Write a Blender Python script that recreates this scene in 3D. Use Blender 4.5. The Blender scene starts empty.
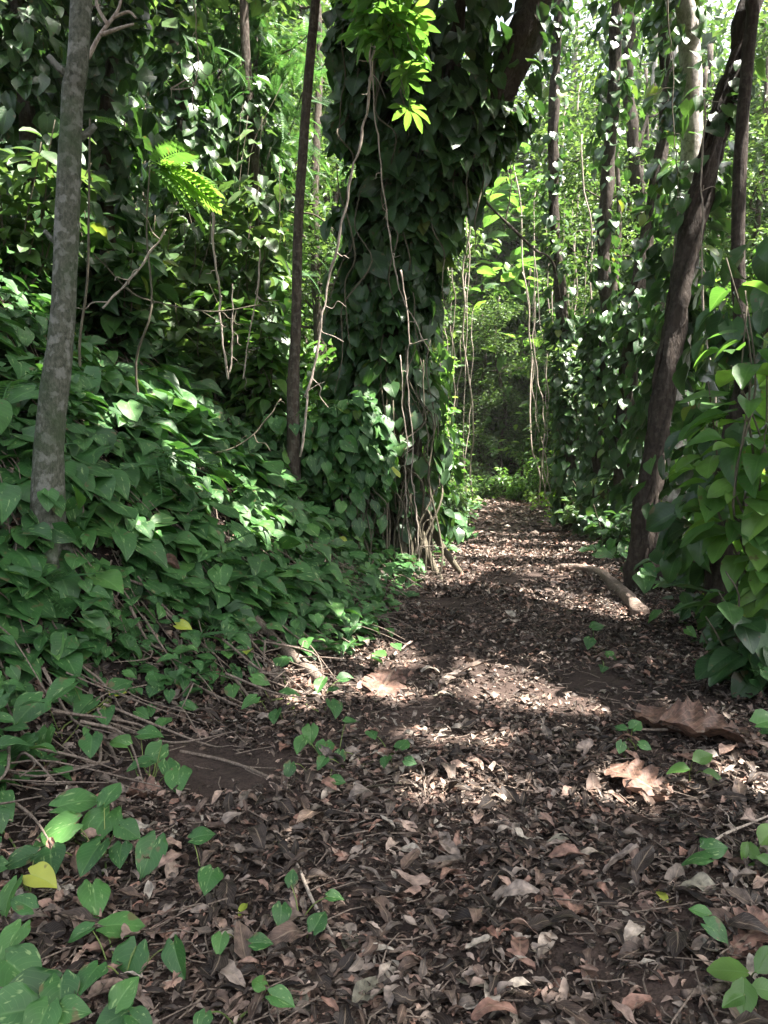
import bpy, math, random
import numpy as np
from mathutils import Vector
PI = math.pi
HAZE = .0004
rng = np.random.default_rng(7)
random.seed(7)
S = bpy.context.scene
C = S.collection
# ------------------------------------------------------------------ camera
FPX = 770.0; HOR = 465.0; CAMZ = 1.55
TH = math.atan((512-HOR)/FPX)
FWD = np.array([0, math.cos(TH), -math.sin(TH)]); UP = np.array([0, math.sin(TH), math.cos(TH)]); CAM = np.array([0, 0, CAMZ])
cd = bpy.data.cameras.new('camera'); cam = bpy.data.objects.new('camera', cd); C.objects.link(cam)
cam.location = (0, 0, CAMZ); cam.rotation_euler = (PI/2-TH, 0, 0)
cd.sensor_fit = 'VERTICAL'; cd.sensor_height = 24; cd.lens = 24*FPX/1024; cd.clip_end = 2000; cd.clip_start = 0.05
S.camera = cam
def ray(px, py): return FWD + UP*(512-py)/FPX + np.array([1, 0, 0])*(px-384)/FPX
def W(px, py, Y):
    d = ray(px, py); return CAM + d*(Y/d[1])
# ------------------------------------------------------------------ sun direction (towards the sun)
SUN_EL = math.radians(66); SUN_AZ = math.radians(104)       # azimuth clockwise from +Y
SD = np.array([math.cos(SUN_EL)*math.sin(SUN_AZ), math.cos(SUN_EL)*math.cos(SUN_AZ), math.sin(SUN_EL)])
SU = np.cross(SD, [0, 0, 1.]); SU /= np.linalg.norm(SU); SV = np.cross(SU, SD)
# ------------------------------------------------------------------ noise and terrain
_tab = np.random.default_rng(3).random((256, 256))
def vn(x, y, f=1.0, o=0):
    x = np.asarray(x, float)*f+o*17.3+1000; y = np.asarray(y, float)*f+o*5.7+1000
    xi = np.floor(x).astype(int); yi = np.floor(y).astype(int); u = x-xi; v = y-yi
    u = u*u*(3-2*u); v = v*v*(3-2*v)
    g = lambda a, b: _tab[a % 256, b % 256]
    return (g(xi, yi)*(1-u)+g(xi+1, yi)*u)*(1-v)+(g(xi, yi+1)*(1-u)+g(xi+1, yi+1)*u)*v - .5
def fbm(x, y, f=1.0, n=4, o=0):
    return sum(vn(x, y, f*2**i, o+i)*.5**i for i in range(n))
def XL(y): return np.interp(y, [-10, 2, 3.6, 4.4, 5.2, 6.1, 9.5, 12, 20, 30, 45, 90], [-3.6, -2.4, -2.0, -1.45, -.95, -.55, -.02, .35, 1.7, 3.3, 3.0, -4])
def XR(y): return np.interp(y, [-10, 3.5, 5, 7.7, 12.6, 18, 30, 45, 90], [2, 2.0, 2.25, 2.75, 3.6, 4.5, 6.1, 6.5, 0])
def sp(s, k=4.0): return np.logaddexp(0, k*s)/k
def H(x, y):
    x = np.asarray(x, float); y = np.asarray(y, float)
    s = sp(XL(y)-x, 3.5); s2 = s-.8*sp(s-5, 1.5)-.15*sp(s-9, 1)
    k = np.interp(y, [0, 3, 6, 30, 60], [.5, .75, .92, .8, .3])
    z = k*s2
    r = sp(x-XR(y)-.2, 4); z = z+.14*(r-.9*sp(r-4, 1))
    bank = np.clip(s/1.5, 0, 1)
    z = z+fbm(x, y, .9, 3)*(.05+.28*bank)+fbm(x, y, 4, 3, 5)*.035
    return z
def hit(px, py):
    d = ray(px, py); t = .5
    while t < 70:
        p = CAM+d*t
        if p[2] < H(p[0], p[1]): break
        t += .02 if t < 12 else .1
    p = CAM+d*t; return np.array([p[0], p[1], float(H(p[0], p[1]))])
def nrm(v): v = np.asarray(v, float); return v/np.maximum(np.linalg.norm(v, axis=-1, keepdims=True), 1e-9)
def HN(x, y, e=.12):
    return nrm(np.stack([-(H(x+e, y)-H(x-e, y))/(2*e), -(H(x, y+e)-H(x, y-e))/(2*e), np.ones_like(np.asarray(x, float))], -1))
# ------------------------------------------------------------------ objects
def tag(o, label=None, cat=None, group=None, kind=None):
    for k, v in (('label', label), ('category', cat), ('group', group), ('kind', kind)):
        if v: o[k] = v
    return o
def thing(name, label, cat, loc=(0, 0, 0), group=None):
    o = bpy.data.objects.new(name, None); C.objects.link(o); o.location = tuple(float(a) for a in loc); o.empty_display_size = .2
    return tag(o, label, cat, group)
class MB:
    def __init__(s): s.V = []; s.F = []; s.U = []; s.R = []; s.M = []; s.n = 0
    def add(s, V, F, U=None, R=None, m=0):
        V = np.asarray(V, np.float32); n = len(V); F = np.asarray(F, np.int32)
        if U is None: U = V[:, :2]
        if R is None: R = random.random()
        s.V.append(V); s.F.append(F+s.n); s.U.append(np.asarray(U, np.float32)); s.R.append(np.full(n, R, np.float32) if np.isscalar(R) else np.asarray(R, np.float32))
        s.M.append(np.full(len(F), m, np.int32)); s.n += n
    def build(s, name, mats, parent=None, smooth=True):
        if not isinstance(mats, (list, tuple)): mats = [mats]
        me = bpy.data.meshes.new(name)
        if s.n:
            V = np.concatenate(s.V); F = np.concatenate(s.F); U = np.concatenate(s.U); R = np.concatenate(s.R); M = np.concatenate(s.M)
            if parent is not None: V = V-np.array(parent.location, np.float32)
            me.vertices.add(len(V)); me.vertices.foreach_set('co', V.ravel())
            me.loops.add(F.size); me.loops.foreach_set('vertex_index', F.ravel())
            me.polygons.add(len(F)); me.polygons.foreach_set('loop_start', np.arange(0, F.size, 4, dtype=np.int32))
            me.polygons.foreach_set('material_index', M)
            me.polygons.foreach_set('use_smooth', np.full(len(F), smooth))
            uv = me.uv_layers.new(name='UVMap'); uv.data.foreach_set('uv', U[F.ravel()].ravel())
            a = me.attributes.new('rnd', 'FLOAT', 'POINT'); a.data.foreach_set('value', R)
            me.update(calc_edges=True)
        for m in mats: me.materials.append(m)
        o = bpy.data.objects.new(name, me); C.objects.link(o)
        if parent is not None: o.parent = parent
        return o
def smoothline(pts, n=6):
    P = np.asarray(pts, float)
    if len(P) < 3: return np.array([P[0]+(P[-1]-P[0])*t for t in np.linspace(0, 1, n+1)])
    Q = np.vstack([2*P[0]-P[1], P, 2*P[-1]-P[-2]]); out = []
    for i in range(1, len(Q)-2):
        for t in np.linspace(0, 1, n, endpoint=False):
            a, b, c, d = Q[i-1], Q[i], Q[i+1], Q[i+2]
            out.append(.5*((2*b)+(-a+c)*t+(2*a-5*b+4*c-d)*t*t+(-a+3*b-3*c+d)*t**3))
    out.append(P[-1]); return np.array(out)
def tube(mb, P, rad, sides=8, m=0, rough=0.0, R=None, cap=True):
    P = np.asarray(P, float); n = len(P); rad = np.interp(np.linspace(0, 1, n), np.linspace(0, 1, len(rad)), rad) if not np.isscalar(rad) else np.full(n, rad)
    T = nrm(np.gradient(P, axis=0)); a = np.array([0, 0, 1.]) if abs(T[0][2]) < .9 else np.array([1., 0, 0])
    N = np.zeros_like(P); v = nrm(np.cross(T[0], a))
    for i in range(n): v = nrm(v-T[i]*np.dot(v, T[i])); N[i] = v
    B = np.cross(T, N); ang = np.linspace(0, 2*PI, sides, endpoint=False)
    L = np.concatenate([[0], np.cumsum(np.linalg.norm(np.diff(P, axis=0), axis=1))])
    k = rng.random()*50
    rr = rad[:, None]*(1+rough*(vn(3*np.cos(ang)[None]+k+0*L[:, None], L[:, None]*2.5+0*ang[None])*2+vn(7*np.cos(ang)[None]+k, L[:, None]*9+5*np.sin(ang)[None])*.9)) if rough else np.repeat(rad[:, None], sides, 1)
    V = P[:, None]+rr[..., None]*(np.cos(ang)[None, :, None]*N[:, None]+np.sin(ang)[None, :, None]*B[:, None])
    V = V.reshape(-1, 3); U = np.stack([np.tile(np.arange(sides)/sides, n), np.repeat(L, sides)], -1)
    i = np.arange(n-1)[:, None]*sides; j = np.arange(sides)[None]; j2 = (j+1) % sides
    F = np.stack([i+j, i+j2, i+sides+j2, i+sides+j], -1).reshape(-1, 4)
    if cap:
        V = np.vstack([V, P[0], P[-1]]); U = np.vstack([U, U[0], U[-1]]); c0 = n*sides; e = (n-1)*sides
        ex = [[c0, (q+1) % sides, q, q] for q in range(0)]
        fc = [[c0, (q+2) % sides, (q+1) % sides, q] for q in range(0, sides-1, 2)]+[[c0+1, e+q, e+(q+1) % sides, e+(q+2) % sides] for q in range(0, sides-1, 2)]
        F = np.vstack([F, np.array(fc)])
    mb.add(V, F, U, R, m)
# ------------------------------------------------------------------ leaf templates (x across, y to the tip, z normal)
def grid_leaf(wf, K, cols, lobe=0., fold=.12, droop=.15, wave=0., arch=0., curl=0., seed=0, twist=0.):
    r = np.random.default_rng(seed); ts = np.linspace(0, 1, K+1); V = []; U = []
    a1, a2 = r.random(2)*6
    for t in ts:
        w = wf(t)
        for c in cols:
            x = c*w; y = t-lobe*(math.sin(PI*abs(c)**1.05)*1.15+.12*abs(c) if len(cols) > 3 else abs(c))*(1-t)**3; z = fold*abs(x)*2-droop*t*t+arch*math.sin(PI*t)
            z += wave*math.sin(7*t+a1+c*2)*abs(c)+wave*.5*math.sin(13*t+a2)*abs(c)
            if curl:
                an = curl*c*(.5+.5*t); x = math.sin(an)/max(abs(curl), 1e-3)*w; z += (1-math.cos(an))/abs(curl)*w
            if twist: an = twist*(t-.4); x, z = x*math.cos(an)-z*math.sin(an), x*math.sin(an)+z*math.cos(an)
            V.append((x, y-.0, z)); U.append((.5+.5*c, t))
    n = len(cols); F = [[k*n+j, k*n+j+1, (k+1)*n+j+1, (k+1)*n+j] for k in range(K) for j in range(n-1)]
    return np.array(V), np.array(F), np.array(U)
heart = lambda t: float(np.interp(t, [0, .06, .14, .25, .38, .52, .66, .79, .89, .96, 1], [.27, .365, .42, .44, .425, .375, .295, .2, .11, .04, .003]))
ovate = lambda t: .24*math.sin(PI*(t*.97+.015)**.85)
broad = lambda t: .33*math.sin(PI*(t*.97+.015)**.8)**.8
C3 = (-1, 0, 1); C5 = (-1, -.55, 0, .55, 1)
HEART_LO = [grid_leaf(heart, 5, C5, .15, .04+.07*i, .12+.08*(i % 3), .03, .03, 0, i, .25*(i-1.5)) for i in range(4)]
HEART_HI = [grid_leaf(heart, 11, (-1, -.75, -.45, -.12, 0, .12, .45, .75, 1), .17, .02+.04*i, .10+.08*(i % 3), .025, .04, 0, 9+i, .15*(i-2)) for i in range(5)]
HEART_XLO = [grid_leaf(heart, 3, C3, .14, .12+.1*i, .15+.1*i, 0, 0, 0, i) for i in range(3)]
OVATE = [grid_leaf(ovate, 3, C3, 0, .15+.1*i, .1+.1*i, 0, 0, 0, i) for i in range(3)]
TINY = [grid_leaf(lambda t: (.07, .26, .02)[int(round(t*2))], 2, C3, 0, .2+.15*i, .15, 0, 0, 0, i) for i in range(2)]
CANOPY = [grid_leaf(lambda t: (.12, .42, .03)[int(round(t*2))], 2, C3, 0, .1, .1, 0, 0, 0, 5)]
BROAD = [grid_leaf(broad, 5, C5, .05, .1+.08*i, .15+.1*i, .03, 0, 0, i+3) for i in range(4)]
DEAD = []
for i in range(12):
    wf = (ovate, broad, lambda t: .16*math.sin(PI*(t*.96+.02)), broad)[i % 4]
    DEAD.append(grid_leaf(wf, 5, C5 if i % 2 else C5, 0, 0, (-.3, .1, .3, -.1)[i % 4], .05+.02*(i % 5), (.12, -.1, .22, .05)[(i//2) % 4], (1.0, -.9, 1.9, .5, -1.6)[i % 5], i+20, (.8, -.9, .4, 1.4)[(i//3) % 4]))
def ragged(v, u, k):
    v = v.copy(); e = np.abs(u[:, 0]-.5)*2; j = vn(u[:, 1]*9, u[:, 0]*3+k*3.1, 1, k % 7); bite = np.clip(vn(u[:, 1]*5, np.sign(u[:, 0]-.5)+k*1.7, 1, 3)-.22, 0, 1)*3.0
    v[:, 0] *= 1+.5*j*e-np.clip(bite, 0, .75)*e**2; v[:, 2] += .10*vn(u[:, 0]*5+k, u[:, 1]*6, 1, 2)+.05*vn(u[:, 0]*11+k, u[:, 1]*13, 1, 4); return v
DEADH = []
for i in range(16):
    wf = (ovate, broad, lambda t: .16*math.sin(PI*(t*.96+.02)), lambda t: .30*math.sin(PI*(t*.97+.015)**.7)**.7)[i % 4]
    v, f, u = grid_leaf(wf, 9, (-1, -.6, -.2, .2, .6, 1), 0, 0, (-.2, .1, .25, -.1)[i % 4], .03+.01*(i % 3), (.12, -.1, .2, .05)[(i//2) % 4], (.8, -.9, 1.8, .4, -1.4)[i % 5], i+20, (.7, -.8, .3, 1.2)[(i//3) % 4])
    DEADH.append((ragged(v, u, i), f, u))
def palmate(nl=7):
    V = []; F = []; U = []; n = 0
    for k in range(nl):
        a = (k-(nl-1)/2)*(.72 if nl > 5 else .8); v, f, u = grid_leaf(lambda t: .16*math.sin(PI*(t*.97+.015)**1.35)**.8, 5, C3, 0, .25, .25, .02, 0, 0, k)
        s = 1-.12*abs(k-(nl-1)/2)*.6; v = v*s; c_, s_ = math.cos(a), math.sin(a)
        v = np.stack([v[:, 0]*c_+v[:, 1]*s_, -v[:, 0]*s_+v[:, 1]*c_, v[:, 2]], -1)
        V.append(v); F.append(f+n); U.append(u); n += len(v)
    return np.vstack(V), np.vstack(F), np.vstack(U)
PALM = [palmate(7), palmate(6)]
def frond(n=13, w=.05, droop=.35, L=.36, seed=0):
    V = []; F = []; U = []; c = 0
    for k in range(n):
        t = .12+.86*k/n; ll = L*math.sin(PI*(.12+.85*t))**.7
        for sd in (-1, 1):
            v, f, u = grid_leaf(lambda q: w*math.sin(PI*(q*.95+.03)), 2, C3, 0, .2, .2)
            v = v*np.array([1, ll, ll]); a = sd*(1.25-.5*t); ca, sa = math.cos(a), math.sin(a)
            v = np.stack([v[:, 0]*ca+v[:, 1]*sa, -v[:, 0]*sa+v[:, 1]*ca+t, v[:, 2]-droop*t*t], -1)
            V.append(v); F.append(f+c); U.append(u); c += len(v)
    v, f, u = grid_leaf(lambda q: .008, 6, C3, 0, .2, droop); V.append(v); F.append(f+c); U.append(u)
    return np.vstack(V), np.vstack(F), np.vstack(U)
FROND = [frond(seed=0), frond(14, .04, .5, .3)]
FERN = [frond(18, .02, .45, .24), frond(16, .02, .6, .2)]
def leaves(mb, T, P, N, D, sc, R=None, m=0):
    """T templates; P positions; N normals; D tip directions; sc sizes"""
    P = np.asarray(P, float); n = len(P)
    if n > 20 and GAPS[0]:  # drop foliage that would keep the sun off a chosen fleck
        sc_ = np.broadcast_to(sc, (n,)); k = ~in_fleck(P+nrm(D)*sc_[:, None]*.5, np.minimum(sc_*.5, .16)); P = P[k]; N = np.asarray(N)[k]; D = np.asarray(D)[k]; sc = np.broadcast_to(sc, (n,))[k]; R = None if R is None else np.broadcast_to(R, (n,))[k]; n = len(P)
    if not n: return
    N = nrm(N); X = nrm(np.cross(D, N)); Y = np.cross(N, X); sc = np.broadcast_to(sc, (n,)); R = rng.random(n) if R is None else np.broadcast_to(R, (n,))
    pick = rng.integers(0, len(T), n)
    for k, (v, f, u) in enumerate(T):
        q = np.where(pick == k)[0]
        if not len(q): continue
        wx = (.85+.3*rng.random(len(q)))[:, None, None]
        M = v[None, :, 0:1]*X[q][:, None]*wx+v[None, :, 1:2]*Y[q][:, None]+v[None, :, 2:3]*N[q][:, None]
        V = P[q][:, None]+M*sc[q][:, None, None]
        F = (f[None]+np.arange(len(q))[:, None, None]*len(v)).reshape(-1, 4)
        mb.add(V.reshape(-1, 3), F, np.tile(u, (len(q), 1)), np.repeat(R[q], len(v)), m)
def rvec(n): return nrm(rng.normal(size=(n, 3)))
# ------------------------------------------------------------------ materials
def newmat(name):
    m = bpy.data.materials.new(name); m.use_nodes = True; nt = m.node_tree; nt.nodes.clear()
    return m, nt, nt.nodes.new, nt.links.new
def ramp(nt, cols, src, interp='LINEAR'):
    r = nt.nodes.new('ShaderNodeValToRGB'); r.color_ramp.interpolation = interp
    e = r.color_ramp.elements
    while len(e) < len(cols): e.new(.5)
    for i, (p, c) in enumerate(cols): e[i].position = p; e[i].color = (*c, 1)
    nt.links.new(src, r.inputs[0]); return r.outputs[0]
def math_(nt, op, a, b=None, c=None):
    n = nt.nodes.new('ShaderNodeMath'); n.operation = op
    for i, v in enumerate((a, b, c)):
        if v is None: continue
        if hasattr(v, 'links'): nt.links.new(v, n.inputs[i])
        else: n.inputs[i].default_value = v
    return n.outputs[0]
def mixc(nt, fac, a, b, mode='MIX'):
    n = nt.nodes.new('ShaderNodeMix'); n.data_type = 'RGBA'; n.blend_type = mode
    for s, v in ((n.inputs[0], fac), (n.inputs[6], a), (n.inputs[7], b)):
        if hasattr(v, 'links'): nt.links.new(v, s)
        else: s.default_value = v if not isinstance(v, tuple) else (*v, 1)
    return n.outputs[2]
def leafmat(name, cols, trans=.3, tcol=1.6, rough=.38, spec=.5, vein=.35, varieg=0., holes=0.):
    m, nt, N, L = newmat(name)
    at = N('ShaderNodeAttribute'); at.attribute_name = 'rnd'
    col = ramp(nt, cols, at.outputs['Fac'])
    uv = N('ShaderNodeUVMap'); sx = N('ShaderNodeSeparateXYZ'); L(uv.outputs[0], sx.inputs[0])
    au = math_(nt, 'ABSOLUTE', math_(nt, 'SUBTRACT', sx.outputs[0], .5))
    mid = math_(nt, 'SUBTRACT', 1., math_(nt, 'SMOOTH_MIN', math_(nt, 'MULTIPLY', au, 22.), 1., .3))
    ph = math_(nt, 'SUBTRACT', math_(nt, 'MULTIPLY', sx.outputs[1], 9.), math_(nt, 'MULTIPLY', au, 6.))
    fr = math_(nt, 'ABSOLUTE', math_(nt, 'SUBTRACT', math_(nt, 'FRACT', ph), .5))
    sv = math_(nt, 'MULTIPLY', math_(nt, 'GREATER_THAN', .07, fr), .35)
    mk = math_(nt, 'MULTIPLY', math_(nt, 'MAXIMUM', mid, sv), vein)
    lite = mixc(nt, .5, col, (.25, .42, .16))
    c = mixc(nt, mk, col, lite)
    geo = N('ShaderNodeNewGeometry')
    ns = N('ShaderNodeTexNoise'); ns.inputs['Scale'].default_value = 9; L(geo.outputs['Position'], ns.inputs['Vector'])
    c = mixc(nt, .28, c, mixc(nt, 1., c, ramp(nt, [(.35, (.45, .45, .45)), (.65, (1.5, 1.5, 1.4))], ns.outputs[0]), 'MULTIPLY'))
    if varieg:
        cb = N('ShaderNodeCombineXYZ'); L(sx.outputs[0], cb.inputs[0]); L(sx.outputs[1], cb.inputs[1]); L(math_(nt, 'MULTIPLY', at.outputs['Fac'], 91.), cb.inputs[2])
        mp = N('ShaderNodeMapping'); mp.inputs['Scale'].default_value = (7, 2.6, 1); L(cb.outputs[0], mp.inputs[0])
        n2 = N('ShaderNodeTexNoise'); n2.inputs['Scale'].default_value = 1.4; n2.inputs['Detail'].default_value = 3; L(mp.outputs[0], n2.inputs['Vector'])
        vm = ramp(nt, [(.62, (0, 0, 0)), (.68, (1, 1, 1))], n2.outputs[0])
        c = mixc(nt, math_(nt, 'MULTIPLY', vm, varieg), c, (.28, .40, .16))
    n5 = N('ShaderNodeTexNoise'); n5.inputs['Scale'].default_value = 14; n5.inputs['Detail'].default_value = 4; L(geo.outputs['Position'], n5.inputs['Vector'])
    edge = math_(nt, 'MULTIPLY_ADD', au, .16, n5.outputs[0])
    c = mixc(nt, math_(nt, 'MULTIPLY', ramp(nt, [(.69, (0, 0, 0)), (.73, (1, 1, 1))], edge), .75), c, (.11, .085, .04))
    p = N('ShaderNodeBsdfPrincipled'); L(c, p.inputs['Base Color']); p.inputs['Roughness'].default_value = rough
    p.inputs['Specular IOR Level'].default_value = spec
    rn = N('ShaderNodeTexNoise'); rn.inputs['Scale'].default_value = 35; L(geo.outputs['Position'], rn.inputs['Vector'])
    L(math_(nt, 'MULTIPLY_ADD', rn.outputs[0], .35, rough-.17), p.inputs['Roughness'])
    bp = N('ShaderNodeBump'); bp.inputs['Strength'].default_value = .35; bp.inputs['Distance'].default_value = .004
    L(math_(nt, 'SUBTRACT', math_(nt, 'MULTIPLY', rn.outputs[0], .5), math_(nt, 'MAXIMUM', mid, sv)), bp.inputs['Height']); L(bp.outputs[0], p.inputs['Normal'])
    t = N('ShaderNodeBsdfTranslucent'); L(mixc(nt, 1., c, (tcol*1.1, tcol*1.1, tcol*.6), 'MULTIPLY'), t.inputs[0])
    mx = N('ShaderNodeMixShader'); mx.inputs[0].default_value = trans; L(p.outputs[0], mx.inputs[1]); L(t.outputs[0], mx.inputs[2])
    o = N('ShaderNodeOutputMaterial'); L(mx.outputs[0], o.inputs[0]); return m
def deadmat(name, cols, trans=.12, rough=.6):
    m, nt, N, L = newmat(name)
    at = N('ShaderNodeAttribute'); at.attribute_name = 'rnd'; col = ramp(nt, cols, at.outputs['Fac'])
    uv = N('ShaderNodeUVMap'); sx = N('ShaderNodeSeparateXYZ'); L(uv.outputs[0], sx.inputs[0])
    au = math_(nt, 'ABSOLUTE', math_(nt, 'SUBTRACT', sx.outputs[0], .5))
    mid = math_(nt, 'GREATER_THAN', .03, au)
    fr = math_(nt, 'FRACT', math_(nt, 'SUBTRACT', math_(nt, 'MULTIPLY', sx.outputs[1], 10.), math_(nt, 'MULTIPLY', au, 8.)))
    sv = math_(nt, 'GREATER_THAN', .12, fr)
    geo = N('ShaderNodeNewGeometry'); n1 = N('ShaderNodeTexNoise'); n1.inputs['Scale'].default_value = 40; n1.inputs['Detail'].default_value = 5; L(geo.outputs['Position'], n1.inputs['Vector'])
    c = mixc(nt, .8, col, mixc(nt, 1., col, ramp(nt, [(.35, (.35, .33, .32)), (.65, (1.5, 1.45, 1.4))], n1.outputs[0]), 'MULTIPLY'))
    c = mixc(nt, math_(nt, 'MULTIPLY', math_(nt, 'MAXIMUM', mid, math_(nt, 'MULTIPLY', sv, .5)), .35), c, (.35, .27, .19))
    p = N('ShaderNodeBsdfPrincipled'); L(c, p.inputs['Base Color']); p.inputs['Roughness'].default_value = rough; p.inputs['Specular IOR Level'].default_value = .35
    bp = N('ShaderNodeBump'); bp.inputs['Strength'].default_value = .6; bp.inputs['Distance'].default_value = .004
    L(math_(nt, 'ADD', n1.outputs[0], math_(nt, 'MULTIPLY', math_(nt, 'MAXIMUM', mid, sv), .4)), bp.inputs['Height']); L(bp.outputs[0], p.inputs['Normal'])
    t = N('ShaderNodeBsdfTranslucent'); L(c, t.inputs[0]); mx = N('ShaderNodeMixShader'); mx.inputs[0].default_value = trans
    L(p.outputs[0], mx.inputs[1]); L(t.outputs[0], mx.inputs[2]); o = N('ShaderNodeOutputMaterial'); L(mx.outputs[0], o.inputs[0]); return m
def barkmat(name, dark, light, patch=None, patchamt=.5, sc=(14, 14, 3), bump=.8, moss=None):
    m, nt, N, L = newmat(name)
    geo = N('ShaderNodeTexCoord'); mp = N('ShaderNodeMapping'); mp.inputs['Scale'].default_value = sc; L(geo.outputs['Object'], mp.inputs[0])
    n1 = N('ShaderNodeTexNoise'); n1.inputs['Scale'].default_value = 2; n1.inputs['Detail'].default_value = 7; n1.inputs['Roughness'].default_value = .65; L(mp.outputs[0], n1.inputs['Vector'])
    c = ramp(nt, [(.32, dark), (.68, light)], n1.outputs[0])
    if patch:
        n2 = N('ShaderNodeTexNoise'); n2.inputs['Scale'].default_value = 16; n2.inputs['Detail'].default_value = 4; L(geo.outputs['Object'], n2.inputs['Vector'])
        c = mixc(nt, math_(nt, 'MULTIPLY', ramp(nt, [(.52, (0, 0, 0)), (.6, (1, 1, 1))], n2.outputs[0]), patchamt), c, patch)
    if moss:
        n3 = N('ShaderNodeTexNoise'); n3.inputs['Scale'].default_value = 3.3; n3.inputs['Detail'].default_value = 6; L(geo.outputs['Object'], n3.inputs['Vector'])
        c = mixc(nt, ramp(nt, [(.48, (0, 0, 0)), (.62, (.7, .7, .7))], n3.outputs[0]), c, moss)
    p = N('ShaderNodeBsdfPrincipled'); L(c, p.inputs['Base Color']); p.inputs['Roughness'].default_value = .85; p.inputs['Specular IOR Level'].default_value = .25
    bp = N('ShaderNodeBump'); bp.inputs['Strength'].default_value = bump; bp.inputs['Distance'].default_value = .045; L(n1.outputs[0], bp.inputs['Height']); L(bp.outputs[0], p.inputs['Normal'])
    o = N('ShaderNodeOutputMaterial'); L(p.outputs[0], o.inputs[0]); return m
def soilmat(name, a, b, c3):
    m, nt, N, L = newmat(name)
    geo = N('ShaderNodeNewGeometry')
    n1 = N('ShaderNodeTexNoise'); n1.inputs['Scale'].default_value = 28; n1.inputs['Detail'].default_value = 9; n1.inputs['Roughness'].default_value = .7; L(geo.outputs['Position'], n1.inputs['Vector'])
    n2 = N('ShaderNodeTexVoronoi'); n2.inputs['Scale'].default_value = 70; L(geo.outputs['Position'], n2.inputs['Vector'])
    n3 = N('ShaderNodeTexNoise'); n3.inputs['Scale'].default_value = 1.7; n3.inputs['Detail'].default_value = 5; L(geo.outputs['Position'], n3.inputs['Vector'])
    c = ramp(nt, [(.3, a), (.7, b)], n1.outputs[0])
    c = mixc(nt, ramp(nt, [(.4, (0, 0, 0)), (.65, (1, 1, 1))], n3.outputs[0]), c, mixc(nt, .5, c, c3))
    p = N('ShaderNodeBsdfPrincipled'); L(c, p.inputs['Base Color']); p.inputs['Roughness'].default_value = .95; p.inputs['Specular IOR Level'].default_value = .15
    bp = N('ShaderNodeBump'); bp.inputs['Strength'].default_value = 1; bp.inputs['Distance'].default_value = .02
    L(math_(nt, 'ADD', n1.outputs[0], math_(nt, 'MULTIPLY', n2.outputs[0], .5)), bp.inputs['Height']); L(bp.outputs[0], p.inputs['Normal'])
    o = N('ShaderNodeOutputMaterial'); L(p.outputs[0], o.inputs[0]); return m
M = {}
M['pothos'] = leafmat('pothos_leaf', [(0, (.018, .064, .016)), (.5, (.036, .112, .028)), (.85, (.065, .165, .038)), (.985, (.08, .19, .03)), (1, (.3, .34, .04))], .24, 1.6, .50, .42, .35, .55)
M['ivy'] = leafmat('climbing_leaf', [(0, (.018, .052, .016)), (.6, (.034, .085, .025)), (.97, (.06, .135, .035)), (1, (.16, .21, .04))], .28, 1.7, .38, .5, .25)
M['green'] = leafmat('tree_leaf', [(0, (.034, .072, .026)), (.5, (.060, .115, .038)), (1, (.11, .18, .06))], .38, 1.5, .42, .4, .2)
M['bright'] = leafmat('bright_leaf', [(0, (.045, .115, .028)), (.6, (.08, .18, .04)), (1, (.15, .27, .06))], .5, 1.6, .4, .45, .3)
M['yellow'] = leafmat('yellow_leaf', [(0, (.30, .38, .05)), (1, (.42, .42, .08))], .35, 1.2, .45, .4, .4)
M['fern'] = leafmat('feathery_leaf', [(0, (.035, .10, .035)), (1, (.07, .17, .055))], .35, 1.6, .5, .35, .1)
M['grass'] = leafmat('grass_blade', [(0, (.07, .16, .025)), (1, (.17, .30, .05))], .4, 1.4, .5, .3, .1)
M['dead'] = deadmat('dead_leaf', [(0, (.014, .010, .008)), (.28, (.042, .031, .025)), (.46, (.112, .076, .058)), (.58, (.120, .100, .083)), (.72, (.25, .21, .18)), (.84, (.22, .120, .088)), (.94, (.40, .30, .24)), (1, (.34, .31, .26))])
M['rust'] = deadmat('rusty_leaf', [(0, (.055, .032, .023)), (.6, (.11, .064, .046)), (1, (.17, .10, .075))], .1, .6)
M['greyleaf'] = deadmat('grey_leaf', [(0, (.12, .12, .085)), (1, (.20, .19, .15))])
M['soil'] = soilmat('dark_soil', (.010, .008, .007), (.035, .027, .022), (.055, .036, .028))
M['trail'] = soilmat('trodden_soil', (.014, .011, .009), (.068, .049, .041), (.11, .078, .064))
M['greybark'] = barkmat('grey_bark', (.032, .036, .024), (.13, .135, .10), (.24, .24, .21), .55, (26, 26, 14), .6, (.035, .06, .022))
M['darkbark'] = barkmat('dark_bark', (.014, .010, .007), (.065, .050, .038), (.12, .10, .085), .3)
M['palebark'] = barkmat('pale_bark', (.22, .20, .18), (.52, .48, .44), (.10, .09, .08), .5, (9, 9, 4), .4)
M['brownbark'] = barkmat('brown_bark', (.022, .016, .011), (.095, .074, .056), (.18, .17, .14), .3)
M['liana'] = barkmat('liana_bark', (.16, .13, .10), (.48, .41, .34), None, 0, (30, 30, 6), .5)
M['stem'] = barkmat('vine_stem', (.05, .045, .03), (.15, .13, .09), None, 0, (30, 30, 6), .5)
M['stick'] = barkmat('dry_wood', (.09, .068, .052), (.30, .24, .19), (.10, .08, .07), .3, (40, 40, 10), .6)
M['log'] = barkmat('log_bark', (.11, .08, .062), (.30, .235, .19), (.12, .09, .07), .5, (16, 16, 16), .8)
M['petiole'] = leafmat('leaf_stalk', [(0, (.10, .16, .04)), (1, (.2, .24, .07))], .1, 1, .5, .3, 0)

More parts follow.
